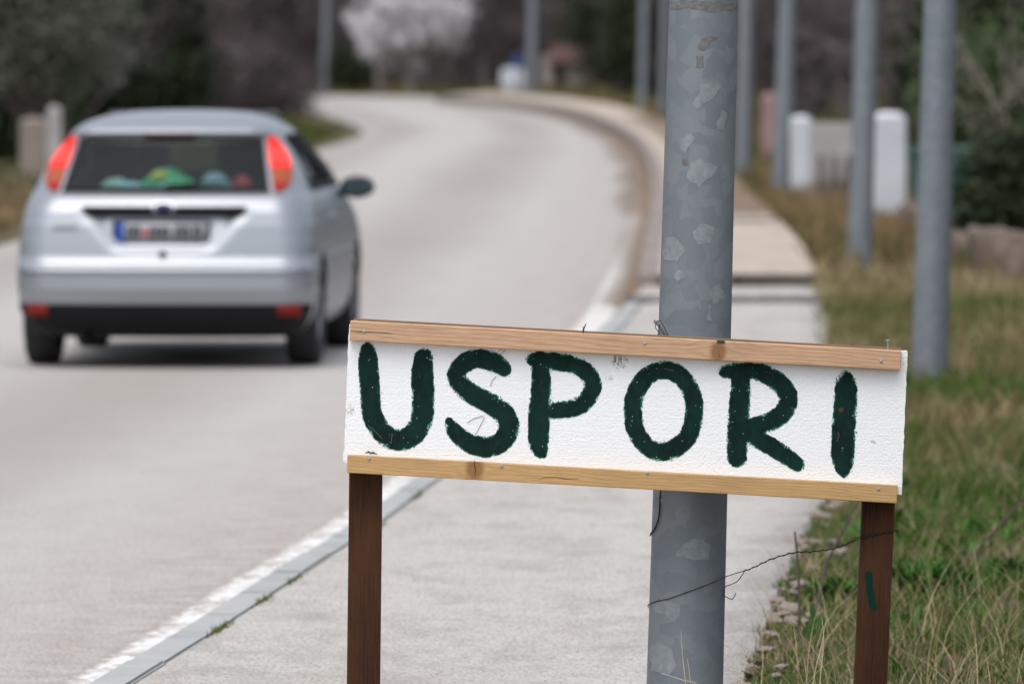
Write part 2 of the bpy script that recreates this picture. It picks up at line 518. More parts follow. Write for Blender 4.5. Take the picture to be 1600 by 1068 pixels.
# carriageway: right edge and left edge as seen in the picture, on z = 0
right_px = [(118, 1068), (348, 925), (560, 800), (770, 640), (915, 510), (960, 440), (982, 390), (1002, 330), (1008, 280), (998, 235), (968, 203), (910, 177), (830, 160), (700, 152), (480, 149), (250, 148)]
R = [G(x, y, 0) for x, y in right_px]
left_px = [(0, 384), (200, 318), (380, 268), (490, 236), (540, 222), (566, 210), (560, 200), (530, 188), (480, 172), (440, 166), (330, 164), (200, 164)]
Lp = [G(x, y, 0) for x, y in left_px]
t0 = (R[1] - R[0]).normalized()
near_R = [R[0] - t0 * 30, R[0] - t0 * 15]
near_L = [p + Vector((-5.7, 0, 0)) for p in near_R + R[:4]]
Rc = resample([p.to_2d() for p in near_R + R], 160)
Lc = resample([p.to_2d() for p in near_L + Lp], 160)
V, Q, T = [], [], []
nx = 16
for i in range(160):
    for j in range(nx + 1):
        f = j / nx
        p = Lc[i] * (1 - f) + Rc[i] * f
        ext = 0.25 if j == nx else 0.0
        V.append((p[0] + ext * (1 if i < 110 else 0), p[1], 0)); T.append(f)
for i in range(159):
    for j in range(nx):
        a = i * (nx + 1) + j
        Q.append((a, a + 1, a + nx + 2, a + nx + 1))
o = npmesh('road', V, Q, MT['road'], col=T)
tag(o, 'pale worn road curving left into the wood', 'road', kind='structure')

# worn white edge line (on the road, against the kerb)
ll = [(95, 1068), (204, 1002), (333, 921), (537, 795), (745, 640), (893, 510), (935, 446), (960, 398), (978, 352), (985, 300)]
LL = [G(x, y, 0) for x, y in ll]
LL = [LL[0] - t0 * 20] + LL
A = resample([p.to_2d() for p in LL], 140)
V, Q, T = [], [], []
for i, p in enumerate(A):
    for j in range(5):
        V.append((p[0] + 0.21 * j / 4, p[1], 0.004)); T.append(1 - j / 4 if j < 2 else 0)
for i in range(len(A) - 1):
    for j in range(4):
        a = i * 5 + j; Q.append((a, a + 1, a + 6, a + 5))
o = npmesh('road_line', V, Q, MT['line'], col=T)
tag(o, 'worn white edge line along the kerb', 'road marking', kind='structure')

# kerb: outer and inner top edges at z = .1 up to the crossing
ZK = 0.10
ko_px = [(143, 1064), (285, 978), (395, 909), (542, 821), (660, 735), (800, 625), (905, 540), (952, 498), (978, 472)]
ki_px = [(214, 1064), (314, 1002), (409, 940), (537, 855), (599, 810), (695, 745), (830, 645), (928, 560), (972, 515), (1000, 480)]
KO = [G(x, y, ZK) for x, y in ko_px]; KI = [G(x, y, ZK) for x, y in ki_px]
t1 = (KO[2] - KO[0]).normalized()
ko = [(KO[0] - t1 * 26).to_2d(), (KO[0] - t1 * 12).to_2d()] + [p.to_2d() for p in KO]
ki = [(KO[0] - t1 * 26 + Vector((.135, 0, 0))).to_2d(), (KO[0] - t1 * 12 + Vector((.135, 0, 0))).to_2d()] + [p.to_2d() for p in KI]
YE = 56.0
def kx_o(y): return by_y(ko, y)
def kx_i(y): return np.maximum(by_y(ki, y), by_y(ko, y) + 0.12)

kerb = empty('kerb', (0, 0, 0)); kerb['kind'] = 'structure'; kerb['label'] = 'grey stone kerb along the near footway'
y = 2.0; i = 0
while y < YE - 0.6:
    L = 1.0
    y1 = min(y + L, YE)
    ya, yb = y + 0.006, y1 - 0.006
    dz = random.uniform(-0.004, 0.004)
    bm = bmesh.new()
    xs = [(float(kx_o(ya)), ya), (float(kx_i(ya)) - 0.012, ya), (float(kx_i(yb)) - 0.012, yb), (float(kx_o(yb)), yb)]
    lo = [bm.verts.new((px, py, -0.1)) for px, py in xs]; hi = [bm.verts.new((px, py, ZK + dz)) for px, py in xs]
    bm.faces.new(hi); bm.faces.new(lo[::-1])
    for k in range(4): bm.faces.new((lo[k], lo[(k + 1) % 4], hi[(k + 1) % 4], hi[k]))
    bmesh.ops.recalc_face_normals(bm, faces=bm.faces)
    bmesh.ops.bevel(bm, geom=[e for e in bm.edges if abs(e.verts[0].co.z - e.verts[1].co.z) < 0.02 and e.verts[0].co.z > 0], offset=0.008, segments=2, affect='EDGES')
    me = bpy.data.meshes.new('kerb_stone'); bm.to_mesh(me); bm.free()
    link('kerb_stone', me, MT['kerb'], kerb)
    y = y1

# footway, near part (z .1) with a ragged right edge
wr_px = [(1150, 1068), (1185, 985), (1222, 900), (1255, 830), (1283, 778), (1300, 700), (1300, 600), (1297, 520), (1290, 470)]
WR = [G(x, y, ZK) for x, y in wr_px]
t2 = (WR[2] - WR[0]).normalized()
wr = [(WR[0] - t2 * 26).to_2d(), (WR[0] - t2 * 12).to_2d()] + [p.to_2d() for p in WR]
def wx(y): return by_y(wr, y)
ys = np.concatenate([np.arange(0, 22, 0.5), np.arange(22, 40, 0.08), np.arange(40, YE + 0.01, 0.2)])
jit = np.convolve(rng.normal(0, 1, len(ys)), np.ones(4) / 4, 'same') * 0.03
V, Q = [], []
NW = 6
for yv, jv in zip(ys, jit):
    x0, x1 = float(kx_i(yv)), float(wx(yv)) + jv
    for j in range(NW + 1): V.append((x0 + (x1 - x0) * j / NW, yv, ZK - 0.002))
    V.append((x1 + 0.005, yv, -0.05))
for i in range(len(ys) - 1):
    for j in range(NW + 1):
        a = i * (NW + 2) + j; Q.append((a, a + 1, a + NW + 3, a + NW + 2))
foot = npmesh('pavement', V, Q, MT['walk'])
tag(foot, 'brushed concrete footway beside the road', 'pavement', kind='structure')

# crossing: a lower drive strip, then the higher far footway with its dark kerb
ZF = 0.17
fl_px = [(1028, 428), (1034, 380), (1040, 330), (1038, 280), (1026, 242), (1000, 212), (955, 188), (890, 168), (800, 156), (690, 149)]
fr_px = [(1276, 428), (1256, 385), (1220, 345), (1185, 312), (1162, 288), (1112, 242), (1060, 196), (970, 166), (880, 152), (760, 144)]
FL = [G(x, y, ZF) for x, y in fl_px]; FR = [G(x, y, ZF) for x, y in fr_px]
y_step = FL[0].y
A = resample([p.to_2d() for p in FL], 70); B = resample([p.to_2d() for p in FR], 70)
V, Q = [], []
for a, b in zip(A, B):
    for j in range(5):
        f = j / 4; V.append((a[0] + (b[0] - a[0]) * f, a[1] + (b[1] - a[1]) * f, ZF))
for i in range(69):
    for j in range(4):
        a = i * 5 + j; Q.append((a, a + 1, a + 6, a + 5))
n0 = len(V)                                     # front face of the raised footway
o = npmesh('far_pavement', V, Q, MT['walk_far'])
tag(o, 'warm coloured raised footway beyond the drive crossing', 'pavement', kind='structure')
# kerb along it, shade of its face put into the brown colour
MT['kerb_dark'] = plain('shade_brown_kerb', (0.22, 0.185, 0.165), 0.9, var=0.3, scale=5, bump=0.4)
fk = empty('far_kerb', (0, 0, 0)); fk['kind'] = 'structure'; fk['label'] = 'dark kerb of the raised footway along the bend, shade put into its colour'
A2 = resample([p.to_2d() for p in FL], 61)
for i in range(60):
    a, b = Vector(A2[i]), Vector(A2[i + 1])
    d = (b - a).normalized(); nrm = Vector((-d.y, d.x))
    a1, b1 = a + d * 0.01, b - d * 0.01
    bm = bmesh.new()
    c4 = [a1 + nrm * 0.14, a1 - nrm * 0.003, b1 - nrm * 0.003, b1 + nrm * 0.14]
    dz = random.uniform(-.006, .008)
    lo = [bm.verts.new((p.x, p.y, -0.05)) for p in c4]; hi = [bm.verts.new((p.x, p.y, ZF + 0.006 + dz)) for p in c4]
    bm.faces.new(hi); bm.faces.new(lo[::-1])
    for k in range(4): bm.faces.new((lo[k], lo[(k + 1) % 4], hi[(k + 1) % 4], hi[k]))
    bmesh.ops.recalc_face_normals(bm, faces=bm.faces)
    me = bpy.data.meshes.new('kerb_stone'); bm.to_mesh(me); bm.free()
    link('kerb_stone', me, MT['kerb_dark'], fk)
MT['step_shade_joint'] = plain('shade_dark_step_joint', (0.075, 0.062, 0.052), 0.95, var=0.3, scale=6, bump=0.4)  # dark colour puts shade on the step face; also the joint's own tone
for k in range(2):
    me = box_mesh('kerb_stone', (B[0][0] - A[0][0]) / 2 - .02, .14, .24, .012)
    q = link('kerb_stone', me, MT['step_shade_joint'], fk); q.location = (A[0][0] + (B[0][0] - A[0][0]) * (k + .5) / 2, y_step - .075, ZF - .118)
ym = G(1150, 345, ZF).y                        # open joint across the raised footway
xa, xb = by_y([p.to_2d() for p in FL], ym), by_y([p.to_2d() for p in FR], ym)
me = box_mesh('joint', float(xb - xa) - .1, .5, .05, .01); q = link('joint', me, MT['step_shade_joint'], fk); q.location = (float(xa + xb) / 2, ym, ZF - .01)
A5 = resample([p.to_2d() for p in FL], 70); B5 = resample([p.to_2d() for p in FR], 70); V, Q, T = [], [], []
for a_, b_ in zip(A5, B5):
    if ym + .3 < a_[1] < 150: V += [(a_[0] + .2, a_[1], ZF + .004), ((a_[0] + b_[0]) / 2, (a_[1] + b_[1]) / 2, ZF + .006), (b_[0], b_[1], ZF + .01)]; T += [.1, .45, .75]
for i in range(len(V) // 3 - 1):
    for j in range(2): Q.append((i * 3 + j, i * 3 + j + 1, i * 3 + j + 4, i * 3 + j + 3))
o = npmesh('washed_earth', V, Q, MT['dirt'], col=T)
tag(o, 'orange brown earth washed over the raised footway', 'dirt', kind='structure')
# drive strip between the two footways, with a grate channel across its near side
d0, d1 = YE + 0.02, y_step - 0.03
pts = [(float(kx_o(YE)) , d0), (float(wx(YE)) + 0.05, d0), (B[0][0] + 0.1, d1), (A[0][0] - 0.1, d1)]
o = pydata('drive_crossing', [(x, yv, 0.085) for x, yv in pts], [(0, 1, 2, 3)], MT['walk'])
tag(o, 'pale concrete drive crossing between the two footways', 'drive', kind='structure')
MT['iron'] = plain('channel_iron', (0.065, 0.06, 0.055), 0.7, 0.2, var=0.3, scale=20)
gr = empty('drain_channel', (0, YE, 0.085), 'dark iron drain channel across the footway before the drive', 'drain')
wch = float(wx(YE) - kx_o(YE))
for k in range(6):
    me = box_mesh('grate', wch / 6 - 0.02, 1.1, 0.03, 0.006)
    q = link('grate', me, MT['iron'], gr); q.location = (float(kx_o(YE)) + wch * (k + 0.5) / 6, 0.62, 0.006)

# earth washed into the gutter on the bend
dl_px = [(925, 480), (945, 430), (955, 380), (958, 330), (955, 280), (940, 240), (905, 212), (850, 188), (760, 168)]
dr_px = [(975, 480), (1000, 432), (1012, 380), (1020, 330), (1020, 280), (1010, 240), (985, 212), (930, 186), (830, 163)]
A = resample([G(x, y).to_2d() for x, y in dl_px], 60); B = resample([G(x, y).to_2d() for x, y in dr_px], 60)
V, Q = [], []
jj = np.convolve(rng.normal(0, 1, 60), np.ones(3) / 3, 'same') * 0.09
for i in range(60):
    V += [(A[i][0] + jj[i], A[i][1], 0.006), (B[i][0] + .1, B[i][1], 0.02)]
for i in range(59): Q.append((2 * i, 2 * i + 1, 2 * i + 3, 2 * i + 2))
o = npmesh('gutter_dirt', V, Q, MT['dirt'], col=[0, 1] * 60)
tag(o, 'brown grit washed against the kerb on the bend', 'dirt', kind='structure')

# right verge sheet
ys = np.concatenate([np.arange(0, 60, 0.5), np.arange(60, 240, 3)])
FRa = [p.to_2d() for p in FR]
def edge_r(yv):
    return float(wx(yv)) if yv < YE else float(by_y([(float(wx(YE)), YE)] + FRa, yv))
def vz(x, yv):
    return 0.075 + 0.03 * math.sin(yv * 0.9 + x * 1.3) * math.sin(x * 2.1) * min(1, max(0, x - edge_r(yv)))
V, Q = [], []
for yv in ys:
    e = edge_r(yv) + 0.004
    for j in range(25):
        x = e + (j / 24) ** 2 * 30
        V.append((x, yv, vz(x, yv) if j else 0.06))
for i in range(len(ys) - 1):
    for j in range(24):
        a = i * 25 + j; Q.append((a, a + 1, a + 26, a + 25))
o = npmesh('verge', V, Q, MT['verge'])
tag(o, 'grassy verge to the right of the footway', 'verge', kind='structure')

# broken stones along the footway edge
st_me = []
for k in range(6):
    bm = bmesh.new(); bmesh.ops.create_icosphere(bm, subdivisions=1, radius=1)
    for v in bm.verts: v.co = v.co * random.uniform(0.7, 1.2); v.co.z *= 0.45
    me = bpy.data.meshes.new('edging_stone'); bm.to_mesh(me); bm.free(); me.materials.append(MT['stone']); st_me.append(me)
for k in range(110):
    yv = random.uniform(22, 44)
    q = link('edging_stone', st_me[k % 6], None, foot)
    s = random.uniform(0.015, 0.05)
    q.location = (float(wx(yv)) + random.gauss(0.03, 0.05), yv, ZK - 0.012); q.scale = (s, s, s * random.uniform(.5, 1)); q.rotation_euler = (random.uniform(-.3, .3), random.uniform(-.3, .3), random.uniform(0, 6))

# hillside behind everything
V, Q = [], []
hx = np.linspace(-260, 260, 40); hy = [232, 240, 260, 300, 360, 450, 600]
hz = [-0.05, 1.2, 4.5, 11, 22, 38, 60]
for yv, zv in zip(hy, hz):
    for x in hx: V.append((x, yv + 4 * math.sin(x * .05), zv + (0 if zv < 0 else 1.2 * math.sin(x * 0.11 + yv * 0.03))))
for i in range(len(hy) - 1):
    for j in range(39):
        a = i * 40 + j; Q.append((a, a + 1, a + 41, a + 40))
o = npmesh('hillside', V, Q, MT['hill'], smooth=True)
tag(o, 'dark wooded hillside behind the bend', 'hill', kind='structure')

# ------------------------------------------------------------------ grass
def blades(n, xs, ys, zs, hmin, hmax, wid, tones, lean=0.5, seg=2):
    """returns V, Q, T arrays of bent blades"""
    n = len(xs)
    h = rng.uniform(hmin, hmax, n) if np.isscalar(hmin) else hmin
    an = rng.uniform(0, 2 * np.pi, n); le = rng.uniform(0.1, lean, n) * h
    fa = rng.uniform(-0.6, 0.6, n)              # blade width roughly facing any way
    wx_, wy_ = np.cos(fa) * wid / 2, np.sin(fa) * wid / 2
    rows = seg + 1
    Vv = np.zeros((n, rows, 2, 3), np.float32)
    for r in range(rows):
        f = r / seg
        cx = xs + np.cos(an) * le * f ** 1.8; cy = ys + np.sin(an) * le * f ** 1.8; cz = zs + h * f * (1 - 0.12 * f)
        ww = (1 - f) * 0.9 + 0.1
        for s, sg in enumerate((-1, 1)):
            Vv[:, r, s, 0] = cx + sg * wx_ * ww; Vv[:, r, s, 1] = cy + sg * wy_ * ww; Vv[:, r, s, 2] = cz
    base = (np.arange(n) * rows * 2)[:, None, None]
    q = []
    for r in range(seg):
        q.append(np.array([2 * r, 2 * r + 1, 2 * r + 3, 2 * r + 2])[None, :])
    q = np.stack(q, 1) + base
    T = np.repeat(tones, rows * 2)
    return Vv.reshape(-1, 3), q.reshape(-1, 4), T

def merge(parts):
    V, Q, T = [], [], []; b = 0
    for v, q, t in parts:
        V.append(v); Q.append(q + b); T.append(t); b += len(v)
    return np.concatenate(V), np.concatenate(Q), np.concatenate(T)

def vnoise(x, y, s, seed=0):
    """cheap smooth value noise"""
    r = np.random.default_rng(seed); g_ = r.random((64, 64))
    u, v = x * s, y * s
    i, j = np.floor(u).astype(int), np.floor(v).astype(int); fu, fv = u - i, v - j
    fu = fu * fu * (3 - 2 * fu); fv = fv * fv * (3 - 2 * fv)
    a = g_[i % 64, j % 64]; b = g_[(i + 1) % 64, j % 64]; c = g_[i % 64, (j + 1) % 64]; d = g_[(i + 1) % 64, (j + 1) % 64]
    return (a * (1 - fu) + b * fu) * (1 - fv) + (c * (1 - fu) + d * fu) * fv

ER = np.vectorize(edge_r)
def verge_pts(n, y0, y1, wmax, bias=1.3):
    yv = rng.uniform(y0, y1, n)
    off = rng.random(n) ** bias * wmax
    return ER(yv) + off + rng.normal(0, 0.03, n), yv, off

parts = []
# near verge: straw and green mixed
xs, ysv, off = verge_pts(46000, 21, 38, 2.4)
keep = rng.random(len(xs)) < np.clip(vnoise(xs, ysv, 3.1, 21) * 1.9 - 0.25, 0.12, 1)
xs, ysv, off = xs[keep], ysv[keep], off[keep]
dry = vnoise(xs, ysv, 2.3, 1) * 0.6 + vnoise(xs, ysv, 0.5, 2) * 0.4
frac = np.clip((27.5 - ysv) / 4, 0, 1) * 0.22 + (dry - 0.30) * 1.0
isdry = rng.random(len(xs)) < np.clip(frac, 0.04, 0.8)
tone = np.where(isdry, rng.uniform(0.62, 1.0, len(xs)), rng.uniform(0.0, 0.5, len(xs)))
hh = np.where(isdry, rng.uniform(0.03, 0.15, len(xs)), rng.uniform(0.02, 0.095, len(xs))) * (0.35 + 0.65 * np.clip(off / 0.5, 0, 1))
parts.append(blades(0, xs, ysv, np.full(len(xs), 0.07), hh, None, np.where(isdry, 0.0035, 0.007), tone, 1.3, 3))
# taller dry stalks
xs, ysv, off = verge_pts(420, 23.0, 28, 2.0, 0.9)
parts.append(blades(0, xs, ysv, np.full(len(xs), 0.07), rng.uniform(0.12, 0.34, len(xs)), None, 0.0035, rng.uniform(0.75, 1, len(xs)), 1.2, 4))
# middle verge
xs, ysv, off = verge_pts(26000, 36, 62, 4.2)
gn = vnoise(xs, ysv, 0.9, 3) * 0.5 + vnoise(xs, ysv, 0.22, 4) * 0.5
far = np.clip((ysv - 37) / 9, 0, 1)
tone = np.clip((gn - .5) * 1.2 + .36 + far * 0.28 + rng.uniform(-0.2, 0.22, len(xs)), 0, 0.9)
parts.append(blades(0, xs, ysv, np.full(len(xs), 0.07), rng.uniform(0.05, 0.18, len(xs)), None, 0.011, tone, 0.9, 2))
V, Q, T = merge(parts)
o = npmesh('grass', V, Q, MT['grass'], col=T)
tag(o, 'green and straw coloured grass on the verge', 'grass', kind='stuff')

parts = []
xs, ysv, off = verge_pts(22000, 60, 215, 16, 1.6)
tone = np.clip(vnoise(xs, ysv, 0.35, 6) * 0.8 + rng.uniform(-0.15, 0.3, len(xs)), 0, 1)
parts.append(blades(0, xs, ysv, np.full(len(xs), 0.06), rng.uniform(0.08, 0.3, len(xs)), None, 0.035, tone, 0.8, 1))
# inside of the bend and left side
def left_edge(yv): return float(by_y([p.to_2d() for p in near_L + Lp[:6]], yv))
n = 14000
yv = rng.uniform(60, 150, n); xs = np.vectorize(left_edge)(yv) - 0.45 - rng.random(n) ** 1.6 * 9
tone = np.clip(vnoise(xs, yv, 0.3, 9) * 0.6 + np.clip((110 - yv) / 40, -0.25, 0.45) + rng.uniform(-0.1, 0.15, n), 0, 1)
parts.append(blades(0, xs, yv, np.full(n, -0.03), rng.uniform(0.03, 0.12, n), None, 0.035, tone, 0.8, 1))
n = 9000
yv = rng.uniform(143, 178, n); xs = np.interp(yv, [143, 150, 160, 172, 180], [-2.75, -2.9, -3.5, -4.6, -6]) - 0.3 - rng.random(n) * 7
tone = np.clip(vnoise(xs, yv, 0.3, 10) * 0.4 + rng.uniform(-0.1, 0.2, n), 0, 1)
parts.append(blades(0, xs, yv, np.full(n, -0.03), rng.uniform(0.03, 0.11, n), None, 0.04, tone, 0.8, 1))
n = 14000
yv = rng.uniform(206, 232, n); xs = rng.uniform(-14, 12, n)
tone = np.clip(vnoise(xs, yv, 0.3, 11) * 0.7 + rng.uniform(0, 0.35, n), 0, 1)
parts.append(blades(0, xs, yv, np.full(n, -0.03), rng.uniform(0.05, 0.25, n), None, 0.05, tone, 0.8, 1))
# tall dry weeds at the foot of the gate pillars and along the raised footway
yv = rng.uniform(66, 100, 9000); off = np.abs(rng.normal(0, .5, 9000)) + rng.random(9000) * .8
xs = ER(yv) + off - .05
tone = np.clip(0.45 + vnoise(xs, yv, 0.9, 31) * 0.6 + rng.uniform(-.25, .2, 9000), 0, 1)
parts.append(blades(0, xs, yv, np.full(9000, .06), rng.uniform(.06, .28, 9000) * (0.4 + vnoise(xs, yv, 1.3, 33)), None, 0.022, tone, 0.9, 2))
V, Q, T = merge(parts)
o = npmesh('far_grass', V, Q, MT['fargrass'], col=T)
tag(o, 'blurred rough grass along both sides of the bend', 'grass', kind='stuff')

# tufts in the kerb joint
xs, ys_ = [], []
for k in range(420):
    c = random.choice((26.2, 26.4, 27.6, 28.6, 31.5, 33.5))
    yv = random.gauss(c, 0.12); xs.append(float(kx_i(yv)) + random.gauss(0, 0.008)); ys_.append(yv)
xs, ys_ = np.array(xs), np.array(ys_)
V, Q, T = blades(0, xs, ys_, np.full(len(xs), 0.09), rng.uniform(0.008, 0.035, len(xs)), None, 0.004, rng.uniform(0.2, 0.6, len(xs)), 0.9, 2)
o = npmesh('kerb_weeds', V, Q, MT['grass'], col=T)
tag(o, 'small green weeds in the joint behind the kerb', 'weeds', kind='stuff')

# ------------------------------------------------------------------ lamp posts
R0, RK = 0.1023, 0.00565          # base radius and taper per metre
def pole_mesh():
    V, Q = [], []
    n = 40; hs = [0, 0.5, 1, 1.5, 2, 3, 4, 6, 8]
    for h in hs:
        r = R0 - RK * h
        for k in range(n):
            a = 2 * math.pi * k / n; V.append((r * math.cos(a), r * math.sin(a), h))
    for i in range(len(hs) - 1):
        for k in range(n): Q.append((i * n + k, i * n + (k + 1) % n, (i + 1) * n + (k + 1) % n, (i + 1) * n + k))
    return V, Q

def make_pole():
    root = empty('lamp_post', (0, 0, 0))
    V, Q = pole_mesh(); npmesh('shaft', V, Q, MT['zinc'], root, True)
    me = box_mesh('footing', 0.42, 0.42, 0.10, 0.015); q = link('footing', me, MT['concrete'], root); q.location = (0, 0, -0.02)
    me = box_mesh('base_plate', 0.33, 0.33, 0.016, 0.003); q = link('base_plate', me, MT['zinc'], root); q.location = (0, 0, 0.04)
    for sx in (-1, 1):
        for sy in (-1, 1):
            bm = bmesh.new(); bmesh.ops.create_cone(bm, segments=6, radius1=0.016, radius2=0.016, depth=0.03, cap_ends=True)
            me = bpy.data.meshes.new('anchor_bolt'); bm.to_mesh(me); bm.free()
            q = link('anchor_bolt', me, MT['nail'], root); q.location = (sx * 0.135, sy * 0.135, 0.06)
    tb = TB(); tb.tube([(0, 0, 7.95), (-0.05, 0, 8.3), (-0.35, 0, 8.5), (-1.1, 0, 8.58)], [0.05, 0.04, 0.032, 0.03], 10)
    tb.build('arm', MT['zinc'], root)
    bm = bmesh.new(); bmesh.ops.create_uvsphere(bm, u_segments=16, v_segments=10, radius=1)
    for v in bm.verts: v.co = Vector((v.co.x * 0.32, v.co.y * 0.13, v.co.z * (0.09 if v.co.z > 0 else 0.05)))
    me = bpy.data.meshes.new('lamp_head'); bm.to_mesh(me); bm.free()
    q = link('lamp_head', me, MT['zinc'], root, True); q.location = (-1.35, 0, 8.58)
    return root

def copy_tree(o, parent=None):
    c = o.copy(); COL.objects.link(c); c.parent = parent
    for ch in list(o.children): copy_tree(ch, c)
    return c

PD = 22.55
LEAN = 29.0 / 1068.0
PB = W(1067.6, 1155, PD)
pole0 = make_pole()
pole_specs = [
    ((1067.6, 1155), 'nearest galvanised lamp post with patchy zinc, standing directly behind the painted sign', 1.0),
    ((1452, 607), 'second nearest galvanised lamp post, rising from the grass right of the sign', 0.93),
    ((1343, 425), 'galvanised lamp post in front of the right white gate pillar', 0.93),
    ((1221, 320), 'slim galvanised lamp post just left of the left white gate pillar', 0.93),
    ((1160, 286), 'slim galvanised lamp post emerging right behind the nearest post', 0.93),
    ((1036, 192), 'distant lamp post half hidden at the left edge of the nearest post', 0.85),
    ((1003, 182), 'distant lamp post left of the nearest post, by the end of the footway', 0.85),
    ((829, 155), 'far lamp post with a blue sign beside the cream hut at the bend', 1.05),
    ((508, 143), 'farthest lamp post, left of the white blossoming tree', 0.95)]
for i, ((px, py), lab, sr) in enumerate(pole_specs):
    o = pole0 if i == 0 else copy_tree(pole0)
    o.location = PB if i == 0 else G(px, py, 0.05)
    o.rotation_euler = (0, LEAN if i < 4 else 0.02, random.uniform(0, 0.02) if i == 0 else random.uniform(-0.3, 0.3))
    o.scale = (sr, sr, 1)
    tag(o, lab, 'lamp post', 'lamp posts along the footway')

def on_pole(px, py, lift=0.0006):
    """point on the camera side of the nearest post for a photo pixel, in the post's own frame"""
    p = W(px, py, PD)
    h = (p.z - PB.z)
    xc = PB.x + math.tan(LEAN) * h
    r = R0 - RK * h
    u = max(-0.985, min(0.985, (p.x - xc) / r))
    a = math.asin(u)
    return Vector(((r + lift) * math.sin(a), -(r + lift) * math.cos(a), h))

def pole_patch(poly, mat, name, lift=0.0006):
    bm = bmesh.new()
    rag = []
    for (xa, ya), (xb, yb) in zip(poly, poly[1:] + poly[:1]):
        L_ = math.hypot(xb - xa, yb - ya)
        rag.append((xa, ya))
        for f in (.3, .62):
            j_ = random.uniform(-.11, .11) * L_
            rag.append((xa + (xb - xa) * f - (yb - ya) / L_ * j_, ya + (yb - ya) * f + (xb - xa) / L_ * j_))
    c = [bm.verts.new((x, y, 0)) for x, y in rag]
    bm.faces.new(c)
    bmesh.ops.triangulate(bm, faces=bm.faces[:])
    bmesh.ops.subdivide_edges(bm, edges=bm.edges[:], cuts=3, use_grid_fill=True)
    for v in bm.verts:
        v.co = on_pole(v.co.x, v.co.y, lift)
    bmesh.ops.recalc_face_normals(bm, faces=bm.faces)
    me = bpy.data.meshes.new(name); bm.to_mesh(me); bm.free()
    q = link(name, me, mat, pole0, True)
    return q
def zt(pts, ox, oy, s): return [(ox + x / s, oy + y / s) for x, y in pts]
pp = [zt([(375, 535), (515, 540), (470, 615), (415, 655), (350, 703), (328, 660), (370, 610)], 1000, 0, 4.11),
      zt([(510, 695), (550, 715), (530, 830), (487, 822)], 1000, 0, 4.11),
      zt([(320, 852), (345, 880), (280, 985), (250, 950), (255, 890)], 1000, 0, 4.11),
      zt([(245, 655), (320, 690), (290, 735), (240, 780), (190, 735), (205, 680)], 1000, 0, 2.667),
      zt([(250, 925), (305, 940), (290, 1005), (235, 1015), (215, 960)], 1000, 0, 2.667),
      zt([(98, 1000), (140, 985), (185, 1040), (150, 1090), (98, 1080)], 1000, 0, 2.667),
      zt([(440, 5), (505, 10), (525, 90), (440, 140), (390, 80)], 1000, 420, 7.63),
      zt([(805, 250), (930, 160), (1010, 310), (900, 395), (850, 400)], 1000, 420, 7.63),
      zt([(800, 402), (830, 420), (815, 540), (855, 600), (780, 595)], 1000, 420, 7.63),
      zt([(250, 340), (320, 315), (385, 345), (380, 420), (250, 410), (205, 400)], 990, 740, 3.256),
      zt([(92, 660), (140, 625), (225, 650), (225, 700), (190, 735), (150, 700), (92, 690)], 990, 740, 3.256),
      zt([(80, 880), (130, 840), (190, 880), (210, 960), (170, 1010), (130, 1000), (82, 1000)], 990, 740, 3.256)]
for p in pp: pole_patch(p, MT['zincpatch'], 'zinc_patch')
pole_patch(zt([(385, 250), (430, 235), (495, 235), (440, 270), (400, 325), (360, 305)], 1000, 0, 4.11), MT['residue'], 'sticker_scrap')
pole_patch(zt([(350, 362), (400, 362), (400, 432), (350, 432)], 1000, 0, 4.11), MT['residue'], 'sticker_scrap')
pole_patch([(1064, 249), (1072, 249), (1072, 258), (1064, 258)], MT['residue'], 'sticker_scrap')
pole_patch([(1047, 3), (1075, 2), (1110, 3), (1150, 2), (1150, 13), (1118, 18), (1080, 15), (1047, 16)], MT['residue'], 'tape_remnant')

# ------------------------------------------------------------------ the painted sign
SD = 22.3
S = SD / F
sign = empty('painted_sign', (W(972, 1100, SD).x, SD, 0.09),
             'white foam board hand painted USPORI in green, pine battens, brown posts', 'sign')
SO = Vector(sign.location)
def sp(px, py, dy=0.0): return W(px, py, SD) + Vector((0, dy, 0)) - SO

# foam board
out = []
def edge(a, b, n, j):
    for k in range(n):
        f = k / n; out.append((a[0] + (b[0] - a[0]) * f + random.uniform(-j, j), a[1] + (b[1] - a[1]) * f + random.uniform(-j, j)))
edge((546, 507), (1404, 553), 60, 0.3); edge((1404, 548.5), (1418, 548), 6, 0.6); edge((1418, 548), (1409, 771), 30, 0.6)
edge((1409, 772), (1396, 772), 5, 1.0); edge((1396, 772), (545, 728), 60, 0.3); edge((541, 724), (534, 718), 4, 1.3); edge((535, 712), (538, 700), 4, 1.0); edge((538, 700), (545, 512), 26, 0.6)
nO = len(out)
V = [sp(x, y, 0) for x, y in out] + [sp(x, y, 0.04) for x, y in out]
Fc = [tuple(range(nO))[::-1], tuple(range(nO, 2 * nO))] + [(k, (k + 1) % nO, nO + (k + 1) % nO, nO + k) for k in range(nO)]
foam = pydata('foam_board', V, Fc, MT['foam'], sign)
bm = bmesh.new(); bm.from_mesh(foam.data); bmesh.ops.recalc_face_normals(bm, faces=bm.faces); bm.to_mesh(foam.data); bm.free()

